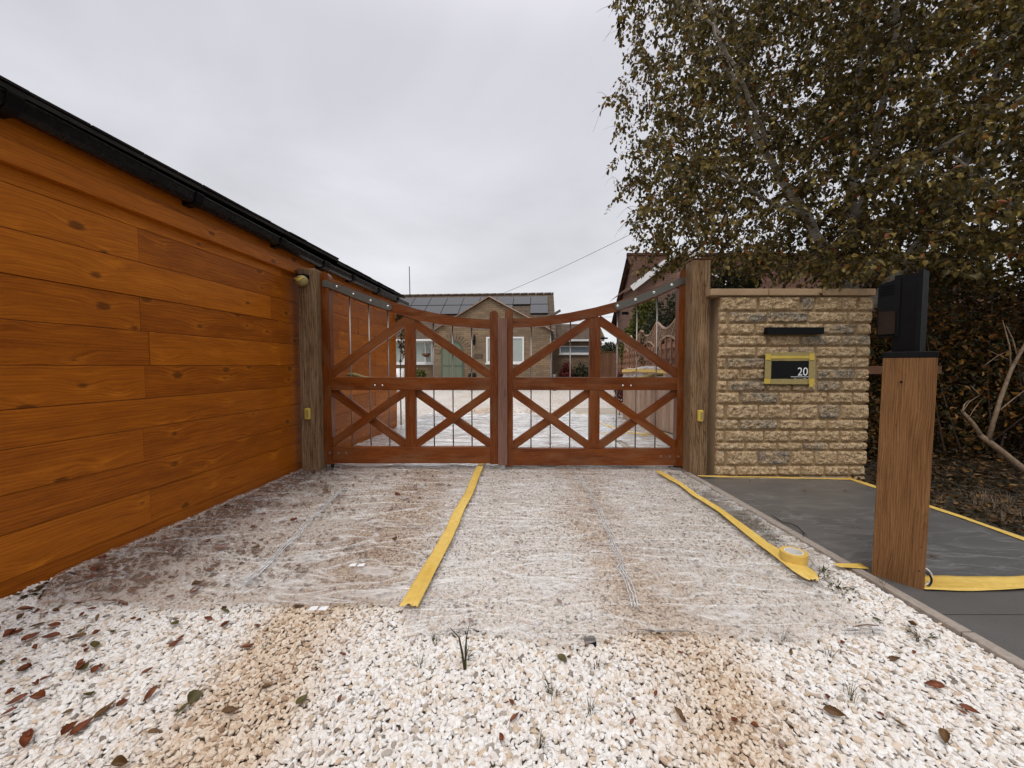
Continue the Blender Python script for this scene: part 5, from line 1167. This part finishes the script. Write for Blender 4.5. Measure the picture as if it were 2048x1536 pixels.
b = MB(); b.prism([(xl, -.1), (xr, -.1), (xr, ze), (xa, za - .06), (xl, ze)], 0, vm); b.build('gable_wall', 'housestone', H, local=True)
b = MB(); b.prism([(xL, -.1), (xR - .15, -.1), (xR - .15, zev), (xL, zev)], vm, 2 * vr - vm); b.build('main_wall', 'housestone', H, local=True)
b = MB(); b.prism([(vm, zev - .02), (2 * vr - vm, zev - .02), (vr, zr_ - .1)], xR - .16, xR - .155, axis='X'); b.build('end_gable', 'housestone', H, local=True)
sl_ = (zr_ - zev) / (vr - vm); ev = vm - .3; zv = zev - .3 * sl_
b = MB(); Ls = math.hypot(vr - ev, zr_ - zv)
for y0, z0, y1, z1, s_ in ((ev, zv, vr, zr_, 1), (2 * vr - ev, zv, vr, zr_, -1)):
    A_ = [(xL, y0, z0), (xR, y0, z0), (xR, y1, z1), (xL, y1, z1)]; uvs = [(xL, 0), (xR, 0), (xR, Ls), (xL, Ls)]
    if s_ < 0: A_ = A_[::-1]; uvs = uvs[::-1]
    b.face(A_, uvs); b.face([(p[0], p[1], p[2] - .05) for p in A_][::-1], uvs[::-1]); b.face([(xR, y0, z0 - .05), (xR, y1, z1 - .05), (xR, y1, z1), (xR, y0, z0)]); b.face([(xL, y0, z0 - .05), (xR, y0, z0 - .05), (xR, y0, z0), (xL, y0, z0)])
roof = b.build('roof', 'tile_house', H, local=True)
b = MB(); x = xL
while x < xR: b.tube([(x, vr, zr_ + .0), (min(x + .42, xR), vr, zr_ + .0)], [.085, .095], 8); x += .44
b.build('ridge_tiles', 'tile_house', roof, local=True)
# gable wing roof running back into the main roof
b = MB(); back = vm + (za - zev) / sl_; o_ = .14
for sx_, xe in ((-1, xl), (1, xr)):
    k_ = (za - ze) / abs(xa - xe); xo = xe + sx_ * o_; zo = ze - k_ * o_
    vb_ = vm + (zo - zev) / sl_
    A_ = [(xo, -.12, zo + .02), (xa, -.12, za + .02), (xa, back, za + .02), (xo, max(vb_, vm), zo + .02)]
    if sx_ > 0: A_ = A_[::-1]
    b.face(A_[::-1], [(0, 0), (0, 3), (3, 3), (3, 0)])
    b.face([(xo, -.12, zo + .02), (xa, -.12, za + .02), (xa, -.12, za - .05), (xo, -.12, zo - .05)])
b.build('wing_roof', 'tile_house', H, local=True)
b = MB()
for sx_, xe in ((-1, xl), (1, xr)):
    k_ = (za - ze) / abs(xa - xe); xo = xe + sx_ * o_; zo = ze - k_ * o_; b.beam((xo, -.125, zo), (xa, -.125, za), .045, .02, (0, 1, 0))
b.build('verge', 'boxwood', H, local=True)
hb('gutter', 'white', (xL, ev - .07, zv - .09), (xl - .05, ev, zv), bevel=.01)
hb('downpipe', 'white', (xr + .02, vm - .1, .1), (xr + .08, vm - .03, zv))
# solar panels on the front slope
def panel(x0, x1, t0, t1):
    b = MB(); nrm3 = Vector((0, -(zr_ - zv), vr - ev)).normalized(); f = lambda x, t_: Vector((x, ev + (vr - ev) * t_, zv + (zr_ - zv) * t_)) + nrm3 * .1
    q_ = [f(x0, t0), f(x1, t0), f(x1, t1), f(x0, t1)]; b.face(q_); b.face([p - nrm3 * .05 for p in q_][::-1])
    for i in range(4): a, c = q_[i], q_[(i + 1) % 4]; b.face([a - nrm3 * .05, c - nrm3 * .05, c, a])
    b.build('solar_panel', 'solar', roof, local=True)
def slope_t(px, py):   # where the view ray meets the front roof slope
    d_ = ray(px, py); o = Vector((0, 0, CH)) - HO; lo_, hi_ = None, None
    # plane z = zv + sl*(v-ev)
    ov, dv_ = o.dot(hv), d_.dot(hv); t_ = (zv + sl_ * (ov - ev) - o.z) / (d_.z - sl_ * dv_); q_ = o + d_ * t_; return q_.dot(hu_), (q_.dot(hv) - ev) / (vr - ev)
topT = slope_t(1000, 597)[1]; midT = slope_t(1080, 612)[1]; botT = max(.2, 2 * midT - topT)
w_ = (slope_t(1094, 600)[0] - slope_t(1060, 600)[0]); xe_ = slope_t(1095, 600)[0]
for k_ in range(9):
    x1_ = xe_ - k_ * w_; panel(x1_ - w_ + .03, x1_, midT + .01, topT)
    if k_ != 1: panel(x1_ - w_ + .03, x1_, botT, midT - .005)
# windows
def window(px0, py0, px1, py1, v, mull=(), glass='glass', fw=.07, y=None):
    x0, z1 = HL(px0, py0, v); x1, z0 = HL(px1, py1, v); w_ = MB(); fd = .05
    for lo, hi in (((x0, v - fd, z0), (x1, v + .02, z0 + fw)), ((x0, v - fd, z1 - fw), (x1, v + .02, z1)), ((x0, v - fd, z0 + fw), (x0 + fw, v + .02, z1 - fw)), ((x1 - fw, v - fd, z0 + fw), (x1, v + .02, z1 - fw))): w_.box(lo, hi)
    for mp_ in mull: xm, _ = HL(mp_, py0, v); w_.box((xm - fw / 2, v - fd + .002, z0 + fw), (xm + fw / 2, v + .02, z1 - fw))
    o = w_.build('window', 'white', H, local=True)
    b = MB(); b.box((x0 + fw, v - .015, z0 + fw), (x1 - fw, v + .005, z1 - fw)); b.build('pane', glass, o, local=True)
    b = MB(); b.box((x0 - .04, v - .09, z0 - .06), (x1 + .04, v - .001, z0 - .002)); b.build('sill', 'white', o, local=True)
window(786, 683, 866, 727, vm, (808, 851))
window(972.5, 674, 1048, 726, 0, (1008,))
ve = 3.2
# right extension
x0e = xR - .16; x1e, _ = HL(1203, 700, ve); _, zee = HL(1160, 678, ve); _, zte = HL(1150, 648, ve + 2.0)
b = MB(); b.prism([(x0e + .001, -.1), (x1e, -.1), (x1e, zee), (x0e + .001, zee)], ve, ve + 4); b.build('annexe_wall', 'housestone', H, local=True)
b = MB(); A_ = [(x0e + .01, ve - .25, zee), (x1e + .15, ve - .25, zee), (x1e + .15, ve + 2, zte), (x0e + .01, ve + 2, zte)]; b.face(A_, [(0, 0), (3, 0), (3, 2.4), (0, 2.4)]); b.face([(x0e + .01, ve + 4.25, zee), (x1e + .15, ve + 4.25, zee), (x1e + .15, ve + 2, zte), (x0e + .01, ve + 2, zte)][::-1], [(0, 0), (3, 0), (3, 2.4), (0, 2.4)]); b.face([(x1e + .001, ve, zee - .01), (x1e + .001, ve + 4, zee - .01), (x1e + .001, ve + 2, zte - .06)])
b.build('annexe_roof', 'tile_house', H, local=True)
hb('annexe_fascia', 'white', (x0e + .02, ve - .27, zee - .13), (x1e + .1, ve - .2, zee - .02)); hb('annexe_gutter', 'black', (x1e - .1, ve - .36, zee - .03), (x1e + .25, ve - .275, zee + .05), bevel=.01)
window(1119, 692, 1180, 707.5, ve, (), 'darkglass', .055)
# arched green door
dx0, _ = HL(882, 700, 0); dx1, _ = HL(928, 700, 0); _, dzt = HL(905, 682, 0); dr = (dx1 - dx0) / 2; dc = (dx0 + dx1) / 2
arc = lambda r, n=14: [(dc + r * math.cos(a), dzt - dr + r * math.sin(a)) for a in np.linspace(0, math.pi, n)]
b = MB(); o1 = [(dc + dr, -.05)] + arc(dr) + [(dc - dr, -.05)]; b.prism(o1[::-1], -.03, .01); dfr = b.build('door_frame', 'greendark', H, local=True)
r2 = dr - .09; o2 = [(dc + r2, -.03)] + arc(r2) + [(dc - r2, -.03)]; b = MB(); b.prism(o2[::-1], -.045, -.031); dr_ = b.build('door', 'green', H, local=True)
b = MB()
for k_ in (-.36, 0, .36): b.box((dc + k_ * r2 * 1.0 - .008, -.050, 0), (dc + k_ * r2 + .008, -.0455, dzt - dr + .2), axis=2)
b.box((dc - r2, -.052, 1.02), (dc + r2, -.0455, 1.08)); b.build('door_boards', 'greendark', dr_, local=True)
hb('door_window', 'black', (dc - .12, -.06, 1.62), (dc + .10, -.053, 1.86), dr_); 
b = MB()   # voussoirs round the arch
for a in np.linspace(.08, math.pi - .08, 17):
    c_, s_ = math.cos(a), math.sin(a); b.beam((dc + (dr + .02) * c_, -.012, dzt - dr + (dr + .02) * s_), (dc + (dr + .33) * c_, -.012, dzt - dr + (dr + .33) * s_), .085, .03, (0, 1, 0), w1=.11)
b.build('arch_stones', 'housestone', H, local=True)
lx, lz = HL(949, 684, 0); b = MB(); b.tube([(lx, -.12, lz - .16), (lx, -.12, lz - .10), (lx, -.12, lz + .06), (lx, -.12, lz + .15)], [.02, .045, .07, .015], 8); b.box((lx - .03, -.1, lz + .05), (lx + .03, 0, lz + .3)); b.build('porch_lantern', 'blackmatte', H, local=True)
nx_, nz_ = HL(957, 712, 0); hb('name_plate', 'twig', (nx_ - .2, -.03, nz_ - .09), (nx_ + .2, 0, nz_ + .09))
def Hw(x, v, z): return HO + hu_ * x + hv * v + Vector((0, 0, z))
# aerial pole behind the roof
q_ = Hw(HL(820, 590, vr)[0], vr, 0); b = MB(); b.tube([(q_.x, q_.y, zr_ - .3), (q_.x - .02, q_.y, W(821, 533, q_.y).z)], .028, 6); b.build('aerial_mast', 'band', H, label='thin aerial mast above the bungalow roof').parent = None
o = bpy.data.objects[-1] if False else [x for x in bpy.data.objects if x.name.startswith('aerial_mast')][0]
o.location = H.location; tag(o, 'thin aerial mast standing above the left end of the bungalow roof', 'aerial mast')
# security lamp on the corner
x_, z_ = HL(1114, 624, 0); t = thing('floodlight', Hw(x_, .4, z_), 'small grey floodlight on the right gable corner of the bungalow', 'floodlight')
p = Hw(x_, .4, z_); b = MB(); b.beam(p + Vector((-.25, 0, -.12)), p + Vector((.16, 0, .12)), .10, .25, (0, 1, 0)); b.beam(p + Vector((-.1, 0, -.5)), p + Vector((-.1, 0, -.05)), .04, .04, (0, 1, 0)); b.build('lamp_head', 'band', t, bevel=.01)
# hanging basket
x_, z_ = HL(852, 709, vm - .3); p = Hw(x_, vm - .3, z_); t = thing('hanging_basket', p, 'brown hanging basket in front of the left bungalow window', 'hanging basket')
b = MB(); b.tube([p + Vector((0, 0, -.12)), p + Vector((0, 0, -.06)), p + Vector((0, 0, .05))], [.05, .16, .21], 12); b.build('bowl', 'terracotta', t)
b = MB()
for a in (0, 2.1, 4.2): b.tube([p + Vector((.2 * math.cos(a), .2 * math.sin(a), .05)), p + Vector((0, 0, .55))], .006, 4)
b.tube([p + Vector((0, 0, .55)), Hw(x_, vm - .3, zv)], .006, 4); b.build('chains', 'cable', t)
# pots and bushes by the house
for (px, py, Y, r, mt, lab) in ((797, 755, 15.8, .24, 'white', 'white tub by the left bungalow window'), (784, 760, 15.6, .2, 'terracotta', 'terracotta pot beside the white tub'), (1109, 765, 16.4, .11, 'band', 'pale bin at the right corner of the bungalow gable')):
    x = W(px, py, Y).x; t = thing('plant_pot', (x, Y, 0), lab, 'pot', 'pots by the bungalow'); b = MB(); b.tube([(x, Y, 0), (x, Y, .5), (x, Y, .95 if mt == 'white' else .7)], [r * .75, r * .95, r], 12); b.build('pot', mt, t)
for (px, Y, r, zc_, mt, lab, nm) in ((1133, 17.9, .32, .65, 'redleaf', 'dark red shrub under the annexe window', 'red_shrub'), (1163, 17.9, .5, .6, 'coniferleaf', 'dark green shrub under the annexe window', 'green_shrub'), (945, 16.6, .18, .4, 'coniferleaf', 'small potted plant right of the green door', 'small_shrub'), (838, 17.3, .3, .5, 'greenleaf', 'grey green shrub below the left bungalow window', 'low_shrub')):
    x = W(px, 740, Y).x; t = thing(nm, (x, Y, 0), lab, 'shrub'); blob_foliage('foliage', [(x, Y, zc_, r, r, zc_ * .95, 1)], 900, .13, mt, t, shell=.2); b = MB(); b.tube([(x, Y, 0), (x, Y, zc_)], .03, 5); b.build('stem', 'twig', t)
# climber hanging on the garage corner
x = gx(6.45) ; t = thing('climbing_plant', (x + .08, 6.6, 0), 'dark leafed climber hanging off the far garage corner', 'climber')
blob_foliage('foliage', [(x + .05, 6.6, 1.75, .16, .12, .25, 1.2), (x + .10, 6.6, 1.45, .14, .1, .22, 1), (x + .06, 6.6, 1.15, .07, .06, .2, .3)], 420, .075, 'hedgeleaf', t, asp=.4, down=1.0)
b = MB(); b.tube([(x + .03, 6.55, 0), (x + .03, 6.55, 1.0), (x + .06, 6.6, 1.9)], [.012, .01, .006], 5); b.build('stem', 'twig', t)
# far board fence right of the annexe
t = thing('board_fence', (4.9, 19.5, 0), 'tall brown board fence closing the gap right of the bungalow', 'fence')
b = MB(); x = 4.2
while x < 5.9: b.beam((x, 19.3, 0), (x, 19.3, 1.72 + random.uniform(-.01, .01)), .14, .02); x += .148
b.build('boards', 'fence', t); b = MB(); b.box((4.1, 19.26, 1.74), (5.95, 19.34, 1.78)); b.build('capping', 'fence', t)
# far trees
for (x, y, h, r, mt, lab) in ((9.5, 46, 2.3, 3.0, 'greenleaf', 'distant yellow green hedge tree beyond the board fence'), (13.2, 52, 3.6, 2.6, 'coniferleaf', 'distant dark round tree beyond the board fence')):
    t = thing('distant_tree', (x, y, 0), lab, 'tree', 'distant trees behind the fence'); blob_foliage('crown', [(x, y, h * .6, r, r, h * .6, 1)], 1800, .5, mt, t, shell=.4, clump=.5); b = MB(); b.tube([(x, y, 0), (x, y, h * .6)], [.2, .1], 6); b.build('trunk', 'twig', t)
# overhead wires
def wire(a, c, sag, label, r=.008):
    b = MB(); b.tube([a.lerp(c, f) - Vector((0, 0, sag * 4 * f * (1 - f))) for f in np.linspace(0, 1, 16)], r, 5); b.build('overhead_wire', 'cable', label=label, cat='wire', group='overhead wires')
wire(W(1003, 588, 21), W(1420, 385, 14), .15, 'overhead wire rising from the bungalow ridge to the birch', .009)
wire(W(1150, 633, 30), W(1330, 628, 22), .1, 'upper far wire crossing the gap by the neighbour house', .01)
wire(W(1150, 641, 30), W(1330, 640, 22), .1, 'lower far wire crossing the gap by the neighbour house', .01)

# ------------------------------------------------------------------ neighbour house
NY = 15.0; nh = thing('brick_house', (9.0, 17, 0), 'red brick neighbour house with plain tiled roof behind the birch', 'house')
xN, zN = W(1254, 510, NY + 2.8).x, W(1254, 510, NY + 2.8).z; xF = xN + 15; zE = 3.35; yF = NY
b = MB(); b.prism([(xN + .25, -.1), (xF, -.1), (xF, zE), (xN + .25, zE)], yF + .3, yF + 5.3); b.build('wall', 'redbrick', nh)
b = MB(); b.prism([(yF + .3, zE - .02), (yF + 5.3, zE - .02), (yF + 2.8, zN - .12)], xN + .25, xN + .26, axis='X'); b.build('side_gable', 'redbrick', nh)
b = MB(); Ls = math.hypot(2.8, zN - zE + .2)
for A_ in ([(xN, yF, zE - .2), (xF, yF, zE - .2), (xF, yF + 2.8, zN), (xN, yF + 2.8, zN)], [(xF, yF + 5.6, zE - .2), (xN, yF + 5.6, zE - .2), (xN, yF + 2.8, zN), (xF, yF + 2.8, zN)]):
    b.face(A_, [(0, 0), (15, 0), (15, Ls), (0, Ls)]); b.face([(p[0], p[1], p[2] - .08) for p in A_][::-1], [(0, 0), (15, 0), (15, Ls), (0, Ls)])
b.face([(xN, yF, zE - .28), (xN, yF, zE - .2), (xN, yF + 2.8, zN), (xN, yF + 2.8, zN - .08)])
rf = b.build('roof', 'tile_red', nh)
b = MB(); b.tube([(xN, yF + 2.8, zN), (xF, yF + 2.8, zN)], .1, 8); b.build('ridge_tiles', 'tile_red', rf)
# front gable wing with white bargeboards
pA, pB = W(1268, 573, NY - 1.2), W(1312, 538, NY - 1.2); gk = (pB.z - pA.z) / (pB.x - pA.x); gw = 1.7; xg = pA.x + gw; zg = pA.z + gk * gw
b = MB(); b.prism([(pA.x + .15, -.1), (xg + gw - .15, -.1), (xg + gw - .15, pA.z + .05), (xg, zg - .1), (pA.x + .15, pA.z + .05)], NY - 1.1, NY + .5); b.build('wing_wall', 'redbrick', nh)
b = MB()
b.face([(pA.x - .05, NY - 1.25, pA.z), (xg, NY - 1.25, zg + .05), (xg, NY + 2.3, zg + .05), (pA.x - .05, NY + 2.3, pA.z)], [(0, 0), (0, 3), (3, 3), (3, 0)]); b.face([(xg + gw + .05, NY - 1.25, pA.z), (xg, NY - 1.25, zg + .05), (xg, NY + 2.3, zg + .05), (xg + gw + .05, NY + 2.3, pA.z)][::-1], [(0, 0), (0, 3), (3, 3), (3, 0)][::-1])
b.build('wing_roof', 'tile_red', nh)
b = MB(); b.beam((pA.x - .1, NY - 1.27, pA.z - .08), (xg, NY - 1.27, zg - .04), .20, .03); b.beam((xg + gw + .1, NY - 1.27, pA.z - .08), (xg, NY - 1.27, zg - .04), .20, .03); b.build('bargeboard', 'white', nh)
b = MB(); b.box((xN - .1, yF - .1, zE - .32), (pA.x - .1, yF - .01, zE - .22)); b.build('gutter', 'black', nh); b = MB(); b.tube([(xN + .35, yF + .2, 0), (xN + .35, yF + .2, zE - .3)], .05, 8); b.build('downpipe', 'black', nh)
